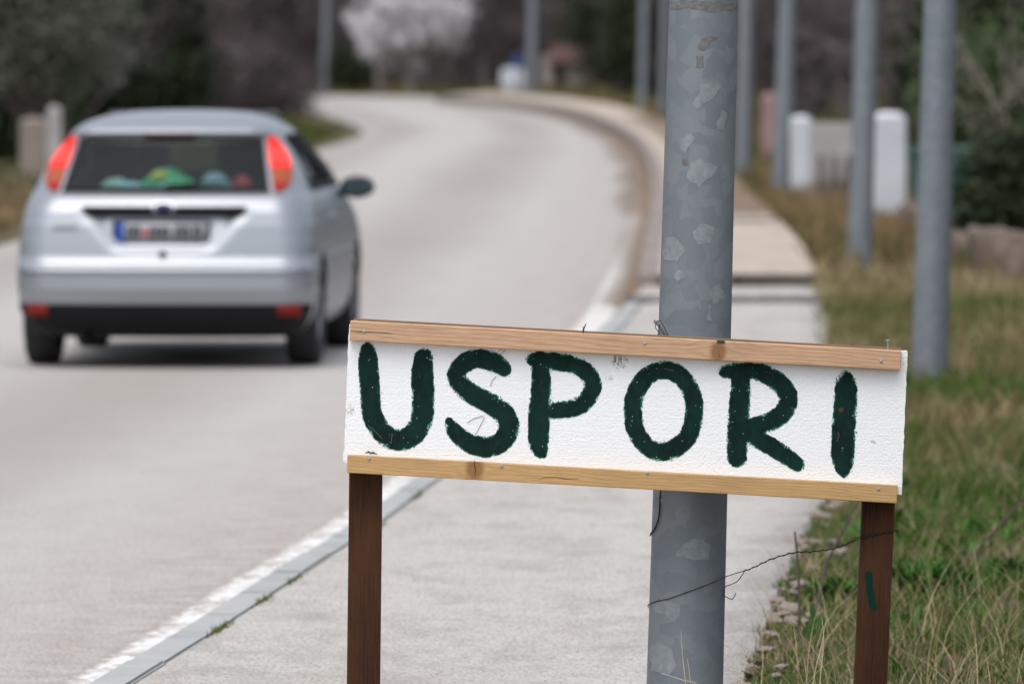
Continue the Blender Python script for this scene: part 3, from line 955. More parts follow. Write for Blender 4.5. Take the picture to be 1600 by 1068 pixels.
# letters: strokes as polylines (x, y, width) in photo pixels
LET = {
 'U': [[(573, 537, 6), (574.5, 550, 25), (576, 579, 31), (578.5, 615, 31), (582, 648, 31), (597, 674, 32), (622, 687, 33), (646, 678, 33), (659.5, 650, 34), (661, 615, 35), (660, 585, 34), (662, 558, 28)]],
 'S': [[(788, 577, 22), (775, 567, 30), (748, 560, 29), (727, 566, 29), (714, 583, 29), (719.5, 600, 30), (739, 616, 31), (766, 630, 32), (788, 647, 33), (795, 669, 32), (783, 690, 31), (759, 698, 31), (732, 691, 29), (712, 675, 25), (702, 658, 12)]],
 'P': [[(844, 562, 27), (845.5, 600, 30), (842.5, 645, 33), (841.5, 690, 31), (846, 707, 17)], [(833, 562, 21), (859, 564, 27), (892, 568.5, 26), (915, 580, 27), (926, 600, 28), (918, 622, 27), (899, 636, 27), (866, 641, 26)]],
 'O': [[(1026, 579, 27), (1008, 590, 28), (993, 614, 28), (989, 644, 28), (994.5, 674, 27), (1011, 696.5, 28), (1032, 705, 29), (1056, 699, 29), (1075.5, 680, 28), (1084, 650, 28), (1083, 620, 28), (1068, 592, 28), (1047, 578.5, 28), (1026, 579, 27)]],
 'R': [[(1158, 588, 28), (1156.5, 620, 31), (1153.5, 665, 33), (1151.4, 714, 30)], [(1133, 580, 20), (1152, 579, 24), (1182, 580, 27), (1213, 594, 29), (1231, 617, 29), (1226, 641, 29), (1206, 657, 29), (1176, 666, 28)], [(1172, 679, 27), (1209, 699.5, 27), (1230, 713, 26), (1246, 725, 22)]],
 'I': [[(1321, 583, 8), (1321.5, 598, 30), (1321.5, 620, 35), (1318.5, 665, 36), (1317, 712, 35), (1318, 730, 24), (1318.5, 743, 6)]]}
G1 = 1.15
for ch, strokes in LET.items():
    segs = []
    for st in strokes:
        c = np.array(catmull(st, 6)); segs.append((c[:-1], c[1:]))
    A_ = np.concatenate([s_[0] for s_ in segs]); B_ = np.concatenate([s_[1] for s_ in segs])
    x0, x1 = A_[:, 0].min() - 26, A_[:, 0].max() + 26; y0, y1 = A_[:, 1].min() - 26, A_[:, 1].max() + 26
    gx = np.arange(x0, x1, G1); gy = np.arange(y0, y1, G1)
    X, Y = np.meshgrid(gx, gy)
    P = np.stack([X.ravel(), Y.ravel()], 1)
    best = np.full(len(P), 1e9)
    for a, b in zip(A_, B_):
        d = b[:2] - a[:2]; L2 = max(1e-6, d @ d)
        t = np.clip(((P - a[:2]) @ d) / L2, 0, 1)
        dist = np.linalg.norm(P - a[:2] - t[:, None] * d, axis=1) - (a[2] + (b[2] - a[2]) * t) / 2
        best = np.minimum(best, dist)
    # keep the paint off the battens
    topb = 500 + (P[:, 0] - 546) * 47 / 863 + 32; botb = 709 + (P[:, 0] - 542) * 48 / 860
    ok = (best < 7) & (P[:, 1] > topb) & (P[:, 1] < botb)
    nxg = len(gx); idx = np.arange(len(P)).reshape(len(gy), nxg); okg = ok.reshape(idx.shape)
    qm = okg[:-1, :-1] & okg[1:, :-1] & okg[:-1, 1:] & okg[1:, 1:]
    q = np.stack([idx[:-1, :-1][qm], idx[1:, :-1][qm], idx[1:, 1:][qm], idx[:-1, 1:][qm]], 1)
    used = np.unique(q); rem = np.full(len(P), -1); rem[used] = np.arange(len(used))
    V = np.array([tuple(sp(x, y, -0.0009)) for x, y in P[used]])
    o = npmesh('letter', V, rem[q], MT['paint'], foam, col=best[used] * S * 100)
    o['label'] = 'dark green brushed letter ' + ch

# battens
def batten(name, c, L, H, ang, mat, y0, th, lab=None):
    me = box_mesh(name, L * S, th, H * S, 0.0016, seg=1)
    o = link(name, me, mat, sign); o.location = sp(*c) + Vector((0, y0 + th / 2, 0)); o.rotation_euler = (0, ang, 0)
    if lab: o['label'] = lab
    return o
a1, a2 = math.atan(47 / 862), math.atan(48 / 860)
bt = batten('batten', (977, 538.8), 862, 30.5, a1, MT['wood_top'], -0.0305, 0.030, 'weathered orange pine batten along the top of the board')
bb = batten('batten', (972, 747), 861, 28.2, a2, MT['wood_bot'], -0.0305, 0.030, 'pale yellow pine batten along the bottom of the board')
bk = batten('batten', (980, 534.5), 860, 26, a1, MT['wood_back'], 0.0405, 0.022, 'dark batten behind the top edge')
# nails
def nail(px, py, par):
    bm = bmesh.new(); bmesh.ops.create_uvsphere(bm, u_segments=10, v_segments=6, radius=1)
    for v in bm.verts: v.co = Vector((v.co.x * .0046, v.co.y * .0013, v.co.z * .0046))
    me = bpy.data.meshes.new('nail'); bm.to_mesh(me); bm.free()
    o = link('nail', me, MT['nail'], par, True)
    o.location = par.rotation_euler.to_matrix().inverted() @ (sp(px, py, -0.031) - par.location)
for p in ((569, 517.5), (1007, 536), (1376, 563.5)): nail(*p, bt)
for p in ((577, 715.5), (784, 727), (1011, 738), (1372, 763)): nail(*p, bb)
def crack(pts, par, r=0.0009, name='crack', mat=None, dy=-0.0308):
    R_ = par.rotation_euler.to_matrix().inverted()
    tb = TB(); tb.tube([R_ @ (sp(x, y, dy) - par.location) for x, y in pts], [r * (0.4 if k in (0, len(pts) - 1) else 1) for k in range(len(pts))], 4)
    return tb.build(name, mat or MT['crack'], par)
crack([(548, 516), (560, 517.3), (585, 518), (600, 519), (614, 520.5)], bt)
crack([(742, 716.5), (741, 724), (743, 733), (741.5, 743)], bb, 0.0013)
crack([(843, 748), (850, 744.5), (870, 744), (885, 747), (905, 746)], bb, 0.0007)
crack([(1122, 548), (1123.5, 553), (1122.5, 559)], bt, 0.0008)
# bent nail standing on the top edge
tb = TB(); R_ = bt.rotation_euler.to_matrix().inverted()
tb.tube([R_ @ (sp(1387, 549, -0.012) - bt.location), R_ @ (sp(1387, 537, -0.012) - bt.location), R_ @ (sp(1386.8, 531.5, -0.012) - bt.location)], [0.0019, 0.0019, 0.0019], 6)
tb.tube([R_ @ (sp(1384, 531.2, -0.012) - bt.location), R_ @ (sp(1390, 531.4, -0.012) - bt.location)], 0.0022, 6)
tb.build('nail', MT['nail'], bt)
# green dab on the top batten
me = box_mesh('paint_dab', 12 * S, 0.001, 4.5 * S, 0.0004); o = link('paint_dab', me, plain('green_dab', (0.006, 0.04, 0.03), 0.5), bt)
o.location = R_ @ (sp(1126, 533.3, -0.031) - bt.location)
# posts
def post(xt, yt, xb, yb, wpx, lab):
    zt_ = sp(xt, yt).z; zb = -0.0
    top = sp(xt, yt); lean = math.atan((xt - xb) / (yb - yt))
    hgt = zt_ - zb
    me = box_mesh('post', wpx * S, 0.055, hgt, 0.003)
    o = link('post', me, MT['stain'], sign)
    o.location = (top.x - math.tan(lean) * hgt / 2, 0.0705, zb + hgt / 2); o.rotation_euler = (0, lean, 0)
    o['label'] = lab
    return o
pl = post(573.3, 532, 567, 1068, 52, 'dark brown stained left post')
pr = post(1384, 560, 1362.5, 1068, 51.5, 'dark brown stained right post with a green paint smear')
# smear on the right post
bm = bmesh.new()
pts = [(1353, 897), (1357, 893), (1364, 896), (1365, 920), (1369, 940), (1372, 952), (1367, 956), (1359, 948), (1355, 925)]
Rp = pr.rotation_euler.to_matrix().inverted()
vs = [bm.verts.new(Rp @ (sp(x, y, 0.0422) - pr.location)) for x, y in pts]; bm.faces.new(vs)
me = bpy.data.meshes.new('paint_smear'); bm.to_mesh(me); bm.free()
m = M('green_smear', 0.8, spec=0.08); n_ = m.noise(1, m.coord(scale=(160, 160, 30)), 4)
m.color((0.005, 0.03, 0.022)); m.set(m.b.inputs['Alpha'], m.rng(n_, 0.30, 0.40)); link('paint_smear', me, m.m, pr)
# stain and hairs on the foam
def blot(px, py, rx, rz, c, nm):
    bm = bmesh.new()
    vs = [bm.verts.new(sp(px + rx * math.cos(a) * random.uniform(.8, 1.2), py + rz * math.sin(a) * random.uniform(.8, 1.2), -0.0006)) for a in np.linspace(0, 6.28, 22)[:-1]]
    bm.faces.new(vs); me = bpy.data.meshes.new(nm); bm.to_mesh(me); bm.free()
    m = M(nm, 0.9); n_ = m.noise(130, None, 5, 0.75); m.color(c)
    m.set(m.b.inputs['Alpha'], m.rng(n_, 0.46, 0.66, 0, 0.85)); link(nm, me, m.m, foam)
blot(964, 561, 8, 8, (0.14, 0.11, 0.09), 'stain'); blot(968, 566, 13, 10, (0.45, 0.40, 0.36), 'stain'); blot(952, 590, 8, 4, (0.5, 0.45, 0.4), 'stain'); blot(785, 549, 6, 5, (0.45, 0.36, 0.3), 'stain')
blot(547, 640, 6, 9, (0.5, 0.46, 0.4), 'stain')
for pts in ([(742, 680), (750, 665), (757, 652), (754, 649.5), (742, 653), (730, 660)], [(766, 603), (769, 594), (775, 588)], [(575, 664), (588, 675), (597, 685)], [(611, 692), (613, 678)], [(1038, 576), (1052, 578)], [(1308, 690), (1311, 680), (1309, 674)], [(1360, 688), (1364, 688.5), (1368, 691)]):
    tb = TB(); tb.tube([sp(x, y, -0.0016) for x, y in pts], 0.0006, 4); tb.build('hair', plain('hair', (0.25, 0.2, 0.16), 0.7) if pts[0][0] in (575, 611, 1038, 1308) else MT['twig'], foam)
o = pydata('rust_fleck', [sp(x, y, -0.0016) for x, y in [(1309, 640), (1312, 636), (1319, 637), (1317, 643), (1312, 644)]], [(0, 1, 2, 3, 4)], plain('rust', (0.06, 0.028, 0.018), 0.9), foam)
for px, py in ((575, 706), (582, 707)):
    tb = TB(); tb.tube([sp(px - 4, py + 1, -0.012), sp(px + 1, py - 1, -0.014), sp(px + 7, py + 2, -0.012)], [0.001, 0.003, 0.001], 5); tb.build('splinter', MT['twig'], foam)

# twigs caught on the battens
tb = TB(); tb.tube([W(911, 521, SD - .012), W(912, 513, SD - .014), W(916, 505, SD - .01)], [0.0026, 0.0024, 0.001], 5); tb.tube([W(912, 514, SD - .013), W(910, 508, SD - .013)], [0.0012, 0.0006], 4)
tag(tb.build('twig', MT['twig']), 'tiny dry twig sticking up from the top batten', 'twig')

# ------------------------------------------------------------------ wires
def pole_w(px, py, lift):
    p = on_pole(px, py, lift)
    return pole0.matrix_basis @ p if False else Vector((PB.x + p.x + math.tan(LEAN) * p.z, PB.y + p.y, PB.z + p.z))
def smooth(pts, n=5): return [Vector(p) for p in catmull([tuple(p) for p in pts], n)]
YP = SD + 0.0395
main = [W(1402, 829, YP + .05), W(1402.5, 828.5, YP + .004), W(1396, 829, YP), W(1372, 833, YP), W(1346, 840, YP), W(1322, 850, YP + .01), W(1300, 857, YP + .02), W(1270, 861, YP + .03), W(1240, 863, YP + .04),
        W(1205, 873, YP + .06), W(1175, 887, YP + .08), W(1150, 895, 22.47)]
strand = smooth(main, 14)
tb = TB()
tb.tube(strand + smooth([W(1150, 895, 22.47), W(1132, 901, 22.47)] + [pole_w(x, y, 0.003) for x, y in ((1115, 905), (1090, 914), (1065, 923), (1045, 931), (1030, 935), (1019, 940), (1014, 943))] + [W(1012.5, 945, PD), W(1013, 948, PD + .03)], 5)[1:], 0.0013, 6)
tw = []
for k, p in enumerate(strand[6:]):
    a = k * 1.05
    tw.append(p + Vector((0, math.cos(a) * .0022, math.sin(a) * .0022 + (0.006 * math.sin((k - 40) / 24 * 3.14) if 40 < k < 64 else 0))))
tb.tube(tw[:-10] + smooth([tw[-10], W(1158, 900, 22.48), W(1150, 909, 22.49), W(1131, 917, 22.53), W(1128, 925, 22.60)], 4), 0.0012, 6)
tb.tube(smooth([W(1129, 929, 22.56), W(1132, 930.5, 22.5), W(1143, 935.5, 22.46), W(1147, 932, 22.45), W(1150, 925.5, 22.45)], 3), 0.0012, 6)
tb.tube(smooth([W(1130, 927, 22.54), W(1132, 924, 22.51), W(1131, 920, 22.51)], 3), 0.0011, 6)
tag(tb.build('binding_wire', MT['wire']), 'thin rusty twisted wire tying the right sign post to the lamp post', 'wire')
tb = TB()
tb.tube(smooth([W(1034, 755, SD + .075)] + [pole_w(x, y, 0.004) for x, y in ((1032.5, 772), (1032, 790), (1030, 808), (1025, 823), (1019.5, 832))] + [W(1016, 836, PD + .01)], 5), 0.0024, 6)
tag(tb.build('hanging_wire', MT['wire']), 'dark wire curving round the lamp post just below the sign', 'wire')
tb = TB()
tb.tube([W(1022, 501, SD + .06), W(1030, 506, SD + .062), W(1044, 528, SD + .07)], [0.004, 0.0072, 0.0072], 8)
ty = empty('wire_tie', W(1035, 520, SD + .06), 'bent grey rod and wire loop holding the board top to the lamp post', 'wire')
q = tb.build('rod', MT['zinc'], ty); q.location = -Vector(ty.location)
tb = TB()
tb.tube(smooth([W(1031, 501, SD + .05), W(1026, 503, SD + .045), W(1024, 511, SD + .045), W(1029, 519, SD + .05), W(1026, 525, SD + .05)], 5), 0.0011, 6)
tb.tube(smooth([W(1031, 501, SD + .05), W(1036, 508, SD + .045), W(1044, 524, SD + .05)], 4), 0.0011, 6)
tb.tube(smooth([W(1031, 507, SD + .045), W(1029.5, 514, SD + .045), W(1030, 522, SD + .05)], 3), 0.0012, 6)
q = tb.build('loop', MT['wire'], ty); q.location = -Vector(ty.location)

# ------------------------------------------------------------------ car
CZ = np.array([.17, .20, .26, .34, .45, .555, .575, .59, .62, .70, .80, .88, .93, .97, 1.0, 1.1, 1.2, 1.29, 1.315, 1.33, 1.35, 1.38, 1.405, 1.422, 1.434, 1.440])
CR = np.array([.30, .16, .07, .03, .00, .005, .02, .055, .075, .09, .11, .135, .16, .20, .235, .345, .455, .555, .535, .535, .56, .66, .82, 1.02, 1.25, 1.5])
CW = np.array([.70, .76, .805, .835, .846, .85, .85, .848, .848, .847, .838, .822, .806, .785, .772, .73, .672, .606, .588, .576, .552, .505, .44, .365, .26, .12])
CF = np.array([3.7, 3.85, 4.0, 4.08, 4.12, 4.13, 4.13, 4.12, 4.10, 4.03, 3.85, 3.60, 3.42, 3.25, 3.15, 2.92, 2.70, 2.50, 2.44, 2.40, 2.34, 2.22, 2.10, 1.98, 1.85, 1.7])
def cr(z): return float(np.interp(z, CZ, CR))
def cw(z): return float(np.interp(z, CZ, CW))
def cf(z): return float(np.interp(z, CZ, CF))
def rc(z): return float(np.interp(z, [.17, .5, .9, 1.3, 1.44], [.20, .20, .22, .17, .10]))
def recess(x, z):
    """number plate recess in the tailgate"""
    if not .64 < z < .90: return 0
    hw = np.interp(z, [.655, .885], [.26, .47])
    e = np.clip((hw - abs(x)) / .06, 0, 1); b = np.clip((z - .655) / .03, 0, 1) * np.clip((.885 - z) / .012, 0, 1)
    return 0.045 * float(e * b)
def rear_y(x, z):
    w_, r_ = cw(z), min(rc(z), cw(z) * .8); ax = abs(x)
    base = cr(z) + 0.075 * (min(ax, w_ - r_) / max(w_, .05)) ** 2 + recess(x, z)
    if ax > w_ - r_:
        t = min(1, (ax - (w_ - r_)) / r_)
        base += 1.35 * r_ * (1 - math.sqrt(max(0, 1 - t * t)))
    return base
def front_y(x, z):
    w_ = cw(z); ax = abs(x); r_ = min(.35, w_ * .8)
    base = cf(z) - 0.12 * (min(ax, w_ - r_) / max(w_, .05)) ** 2
    if ax > w_ - r_:
        t = min(1, (ax - (w_ - r_)) / r_); base -= 1.2 * r_ * (1 - math.sqrt(max(0, 1 - t * t)))
    return base
zs = np.unique(np.concatenate([np.arange(.17, 1.43, .0125), CZ]))
NR, NS = 48, 40
def ring(z, inset=0.0):
    w_ = cw(z) - inset; pts = []
    u = np.sin(np.linspace(-math.pi / 2, math.pi / 2, NR + 1)) * 0.55 + np.linspace(-1, 1, NR + 1) * 0.45
    for q in u: pts.append((q * w_, rear_y(q * cw(z), z) + inset))
    ya, yb = rear_y(cw(z), z), front_y(cw(z), z)
    for k in range(1, NS): pts.append((w_, ya + (yb - ya) * k / NS))
    for q in u[::-1]: pts.append((q * w_, front_y(q * cw(z), z) - inset))
    for k in range(1, NS): pts.append((-w_, yb + (ya - yb) * k / NS))
    return pts
CAR = empty('silver_hatchback', (0, 0, 0), 'silver hatchback with lit brake lights driving away on the road', 'car')
def mat_carpaint():
    m = M('silver_metallic', 0.40, metal=0.58, spec=0.35)
    f = m.noise(600); m.color(m.mix(m.rng(f, 0.3, 0.7), (0.30, 0.325, 0.352), (0.35, 0.375, 0.405)))
    m.b.inputs['Coat Weight'].default_value = 0.12; m.b.inputs['Coat Roughness'].default_value = 0.2
    return m.m
CP = mat_carpaint()
black = plain('black_plastic', (0.010, 0.010, 0.012), 0.75, spec=0.2)
darkin = plain('dark_interior', (0.06, 0.068, 0.075), 0.9)
V, Q = [], []
rings = [ring(z) for z in zs]; n = len(rings[0])
for z, r_ in zip(zs, rings): V += [(x, y, z) for x, y in r_]
def win_half(z): return float(np.interp(z, [.985, 1.30], [.588, .515]))
for i in range(len(zs) - 1):
    zc = (zs[i] + zs[i + 1]) / 2
    for k in range(n):
        k2 = (k + 1) % n
        xc = (rings[i][k][0] + rings[i][k2][0]) / 2
        if k < NR and 1.005 < zc < 1.285 and abs(xc) < win_half(zc) - .03: continue       # rear window opening
        if NR < k < NR + NS - 3 and 1.02 < zc < 1.28 and 0.95 < rings[i][k][1] < front_y(0.9 * cw(zc), zc) - .30: continue
        if n - NS < k and 1.02 < zc < 1.28 and 0.95 < rings[i][k][1] < front_y(0.9 * cw(zc), zc) - .30: continue
        if NR + NS <= k < n - NS and 1.02 < zc < 1.30 and abs(xc) < cw(zc) - .13: continue   # windscreen
        Q.append((i * n + k, i * n + k2, (i + 1) * n + k2, (i + 1) * n + k))
Fc = [tuple(q) for q in Q] + [tuple((len(zs) - 1) * n + k for k in range(n)), tuple(k for k in range(n))[::-1]]
me = bpy.data.meshes.new('body'); me.from_pydata(V, [], Fc); me.update()
# wheel arches
WB0, WB1, WR_ = 0.78, 3.39, 0.305
bm = bmesh.new(); bm.from_mesh(me)
kill = [f for f in bm.faces if abs(f.calc_center_median().x) > .60 and f.calc_center_median().z < .7 and
        any((f.calc_center_median().y - c) ** 2 + (f.calc_center_median().z - WR_) ** 2 < .345 ** 2 for c in (WB0, WB1)) and abs(f.normal.x) > 0.5]
bmesh.ops.delete(bm, geom=kill, context='FACES')
for f in bm.faces: f.smooth = True
bm.to_mesh(me); bm.free()
body = link('body', me, CP, CAR)
# cabin lining
V, Q = [], []
zi = np.arange(.80, 1.42, .04); ri = [ring(z, .045) for z in zi]
for z, r_ in zip(zi, ri): V += [(x, y, z - .01) for x, y in r_]
for i in range(len(zi) - 1):
    for k in range(n):
        if zi[i] > .96 and zi[i] < 1.27: continue
        Q.append((i * n + k, i * n + (k + 1) % n, (i + 1) * n + (k + 1) % n, (i + 1) * n + k))
me = bpy.data.meshes.new('cabin_lining'); me.from_pydata(V, [], Q + [tuple((len(zi) - 1) * n + k for k in range(n))]); me.update(); link('cabin_lining', me, darkin, CAR)

def cpatch(name, mat, fn, us, vs, parent, closed_thick=0.0):
    V, Q = [], []
    for v in vs:
        for u in us: V.append(fn(u, v))
    nu = len(us)
    for i in range(len(vs) - 1):
        for k in range(nu - 1): Q.append((i * nu + k, i * nu + k + 1, (i + 1) * nu + k + 1, (i + 1) * nu + k))
    me = bpy.data.meshes.new(name); me.from_pydata(V, [], Q); me.update()
    o = link(name, me, mat, parent, True)
    if closed_thick:
        md = o.modifiers.new('s', 'SOLIDIFY'); md.thickness = closed_thick; md.offset = 0
    return o
def off(x, z, d):
    """rear surface pushed outwards by d"""
    e = 0.01
    sx = (rear_y(x + e, z) - rear_y(x - e, z)) / (2 * e); sz = (rear_y(x, z + e) - rear_y(x, z - e)) / (2 * e)
    nv = Vector((sx, -1, sz)).normalized()
    return Vector((x, rear_y(x, z), z)) + nv * d
m = M('car_glass', 0.05, spec=1.0)
m.color((0.02, 0.026, 0.03))
tr = m.n('ShaderNodeBsdfTransparent'); tr.inputs[0].default_value = (0.62, 0.72, 0.74, 1)
mx = m.n('ShaderNodeMixShader'); mx.inputs[0].default_value = 0.72
m.t.links.new(m.b.outputs[0], mx.inputs[1]); m.t.links.new(tr.outputs[0], mx.inputs[2]); m.t.links.new(mx.outputs[0], m.t.nodes['Material Output'].inputs[0])
CG = m.m
U = np.linspace(-1, 1, 31); Vv = np.linspace(0, 1, 13)
rw = cpatch('rear_window', CG, lambda u, v: off(u * win_half(.985 + .315 * v), .985 + .312 * v, .006), U, Vv, CAR)
for nm, us, vs in (('seal', np.linspace(-1, 1, 31), np.linspace(0, .10, 3)), ('seal', np.linspace(-1, 1, 31), np.linspace(.91, 1, 3)), ('seal', np.linspace(-1, -.925, 3), Vv), ('seal', np.linspace(.925, 1, 3), Vv)):
    cpatch(nm, black, lambda u, v: off(u * win_half(.985 + .315 * v), .985 + .312 * v, .009), us, vs, rw)
# wiper
tb = TB(); tb.tube([off(0.0, 1.0, .03), off(.2, 1.015, .03), off(.42, 1.03, .025)], [.012, .009, .006], 6); tb.build('wiper', black, CAR)
# brake lamp bar
cpatch('high_brake_lamp', plain('brake_bar', (0.05, 0.008, 0.008), 0.3), lambda u, v: off(u * .145, 1.293 + .026 * v, .014), np.linspace(-1, 1, 7), np.linspace(0, 1, 3), CAR, .01)
# tail lamps (lit)
def lamp_mat(name, c, e, st):
    m = M(name, 0.5, spec=0.12); m.color(c)
    m.b.inputs['Emission Color'].default_value = (*e, 1); m.b.inputs['Emission Strength'].default_value = st
    return m.m
lit = lamp_mat('lit_brake_lens', (0.35, 0.015, 0.012), (1.0, 0.03, 0.022), 0.42)
hot = lamp_mat('brake_bulb_glow', (0.4, 0.02, 0.015), (1.0, 0.05, 0.04), 1.0)
redl = lamp_mat('red_lens', (0.24, 0.02, 0.016), (1, .05, .03), 0.06)
amber = lamp_mat('amber_lens', (0.30, 0.075, 0.04), (1, .3, .1), 0.03)
def lz(v): return 0.985 + 0.335 * v
for sd in (-1, 1):
    tl = empty('tail_lamp', (0, 0, 0)); tl.parent = CAR; tl['label'] = 'glowing red tail lamp, ' + ('left' if sd < 0 else 'right')
    def lx(u, v, sd=sd):
        inner = win_half(lz(v)) + .022; outer = cw(lz(v)) * np.interp(v, [0, .12, .3, .55, .8, 1], [.825, .90, .945, .965, .965, .94])
        return sd * (inner + (outer - inner) * u)
    for nm, mt, v0, v1 in (('lens', redl, 0.02, 0.16), ('lens', amber, .16, .38), ('lens', lit, .38, .46), ('lens', hot, .46, .74), ('lens', lit, .74, .93)):
        cpatch(nm, mt, lambda u, v: off(lx(u, v), lz(v), .012), np.linspace(0, 1, 12), np.linspace(v0, v1, 6), tl)
# black grip strip, badge, button, plate
cpatch('grip_strip', black, lambda u, v: off(u * (.465 - .02 * (1 - v)), .875 + .03 * v, .012), np.linspace(-1, 1, 21), np.linspace(0, 1, 4), CAR, .012)
def disc(name, mat, cx, cz, rx, rz, d, parent):
    V = [off(cx, cz, d)] + [off(cx + rx * math.cos(a), cz + rz * math.sin(a), d) for a in np.linspace(0, 2 * math.pi, 21)[:-1]]
    me = bpy.data.meshes.new(name); me.from_pydata(V, [], [(0, 1 + k, 1 + (k + 1) % 20) for k in range(20)]); me.update()
    return link(name, me, mat, parent, True)
bd = disc('badge', plain('badge_blue', (0.02, 0.03, 0.09), 0.25), 0, .90, .055, .022, .021, CAR)
disc('badge_rim', plain('badge_chrome', (0.6, 0.6, 0.62), 0.2, 0.9), 0, .90, .062, .027, .020, bd)
disc('lock', black, 0, .64, .022, .018, .006, CAR)
for k, xx in enumerate((-.615, -.587, -.559, -.531, -.503)):
    cpatch('script_mark', plain('script_grey', (0.16, 0.165, 0.17), 0.3, 0.6), lambda u, v: off(xx + u * .009, .775 + .030 * v, .004), [-1, 1], [0, 1], CAR)
pz, pxc = .765, -.015
def pl_pt(x, z, d): return Vector((pxc + x, rear_y(0, .77) - .012 - d, pz + z))
plate = cpatch('licence_plate', plain('plate_white', (0.30, 0.31, 0.34), 0.4), lambda u, v: pl_pt(u * .26, (v - .5) * .115, 0), [-1, 1], [0, 1], CAR, .004)
cpatch('plate_surround', black, lambda u, v: pl_pt(u * .275, (v - .5) * .14, -.006), [-1, 1], [0, 1], CAR, .004)
cpatch('country_band', plain('plate_blue', (0.02, 0.06, 0.30), 0.4), lambda u, v: pl_pt(-.235 + u * .025, (v - .5) * .113, .004), [-1, 1], [0, 1], plate)
ink = plain('plate_ink', (0.05, 0.05, 0.055), 0.5); red = plain('plate_emblem', (0.45, 0.08, 0.08), 0.5)
for k, (xx, ww) in enumerate(((-.175, .018), (-.135, .018), (-.045, .018), (-.01, .018), (.028, .018), (.10, .018), (.145, .018), (.205, .02))):
    for dx, dz, w_, h_ in ((-1, 0, .35, 1), (0, .8, 1, .24), (.8, .2, .4, .75), (0, -.7, 1, .2)):
        cpatch('character', ink, lambda u, v: pl_pt(xx + dx * ww * .8 + u * ww * w_, dz * .030 + (v - .5) * .074 * h_, .004), [-1, 1], [0, 1], plate)
cpatch('emblem', red, lambda u, v: pl_pt(-.088 + u * .015, (v - .5) * .045, .004), [-1, 1], [0, 1], plate)
# bumper lower valance, reflectors, exhaust, towing underbody
cpatch('lower_valance', black, lambda u, v: off(u * cw(.18 + .185 * v) * .985, .18 + .185 * v, .006), np.linspace(-1, 1, 41), np.linspace(0, 1, 7), CAR)
cpatch('bumper_ledge', CP, lambda u, v: off(u * .80, .545 + .022 * v, .010), np.linspace(-1, 1, 31), np.linspace(0, 1, 4), CAR, .006)
for sd in (-1, 1):
    cpatch('fog_reflector', plain('reflector', (0.20, 0.014, 0.012), 0.5, spec=0.2), lambda u, v: off(sd * (.705 + u * .06), .305 + .06 * v, .014), np.linspace(-1, 1, 8), np.linspace(0, 1, 3), CAR, .006)
me = box_mesh('underbody', 1.25, 3.3, .12, .03); q = link('underbody', me, black, CAR); q.location = (0, 2.0, .29)
tb = TB(); tb.tube([(-.42, .14, .20), (-.42, .35, .21), (-.42, .6, .22)], [.028, .030, .06], 12); tb.tube([(-.42, .55, .22), (-.42, .62, .225), (-.42, 1.0, .225)], [.03, .085, .085], 12)
tb.build('exhaust', plain('exhaust_steel', (0.16, 0.15, 0.14), 0.5, 0.6), CAR)
# side glass and pillars
for sd in (-1, 1):
    def sfn(u, v, sd=sd):
        z = 1.005 + .29 * v; y0 = .86 + .20 * v; y1 = front_y(.9 * cw(z), z) - .22
        return (sd * (cw(z) + .004), y0 + (y1 - y0) * u, z)
    cpatch('side_window', CG, sfn, np.linspace(0, 1, 13), np.linspace(0, 1, 7), CAR)
    for u0, u1 in ((-.02, .03), (.44, .49), (.95, 1.02)):
        cpatch('window_pillar', black, lambda u, v: (sfn(u, v)[0] + sd * .004, sfn(u, v)[1], sfn(u, v)[2]), np.linspace(u0, u1, 3), np.linspace(0, 1, 7), CAR)
    for v0, v1 in ((-.05, .03), (.96, 1.03)):
        cpatch('window_trim', black, lambda u, v: (sfn(u, v)[0] + sd * .006, sfn(u, v)[1], sfn(u, v)[2]), np.linspace(0, 1, 13), np.linspace(v0, v1, 2), CAR)
    me = box_mesh('door_handle', .03, .17, .03, .01); q = link('door_handle', me, CP, CAR); q.location = (sd * .842, 1.55, .83)
    # mirror
    mir = empty('side_mirror', (sd * .80, 2.55, .96)); mir.parent = CAR
    bm = bmesh.new(); bmesh.ops.create_uvsphere(bm, u_segments=16, v_segments=12, radius=1)
    for v in bm.verts:
        v.co = Vector((v.co.x * .105 + sd * .11, v.co.y * .075 * (0.35 if v.co.y < 0 else 1), v.co.z * .068 + .015))
    me = bpy.data.meshes.new('housing'); bm.to_mesh(me); bm.free(); link('housing', me, plain('mirror_housing', (0.02, 0.026, 0.03), 0.35), mir, True)
    tb = TB(); tb.tube([(-sd * .05, 0.02, -.03), (sd * .06, .01, -.015)], [.03, .022], 8); tb.build('stalk', black, mir)
    V = [(sd * .11 + .085 * math.cos(a), -.028, .015 + .052 * math.sin(a)) for a in np.linspace(0, 6.283, 17)[:-1]]
    pydata('mirror_glass', V, [tuple(range(16))], plain('mirror_glass', (0.06, 0.085, 0.10), 0.08, 0.6), mir)
# windscreen
cpatch('windscreen', CG, lambda u, v: (u * (cw(1.01 + .29 * v) - .10), front_y(u * (cw(1.01 + .29 * v) - .10), 1.01 + .29 * v) + .004, 1.01 + .29 * v), np.linspace(-1, 1, 13), np.linspace(0, 1, 7), CAR)
for sd in (-1, 1):
    cpatch('headlamp', plain('headlamp_glass', (0.5, 0.52, 0.55), 0.1), lambda u, v: (sd * (.50 + .25 * u), front_y(.50 + .25 * u, .66 + .12 * v) + .006, .66 + .12 * v), np.linspace(0, 1, 6), np.linspace(0, 1, 4), CAR)
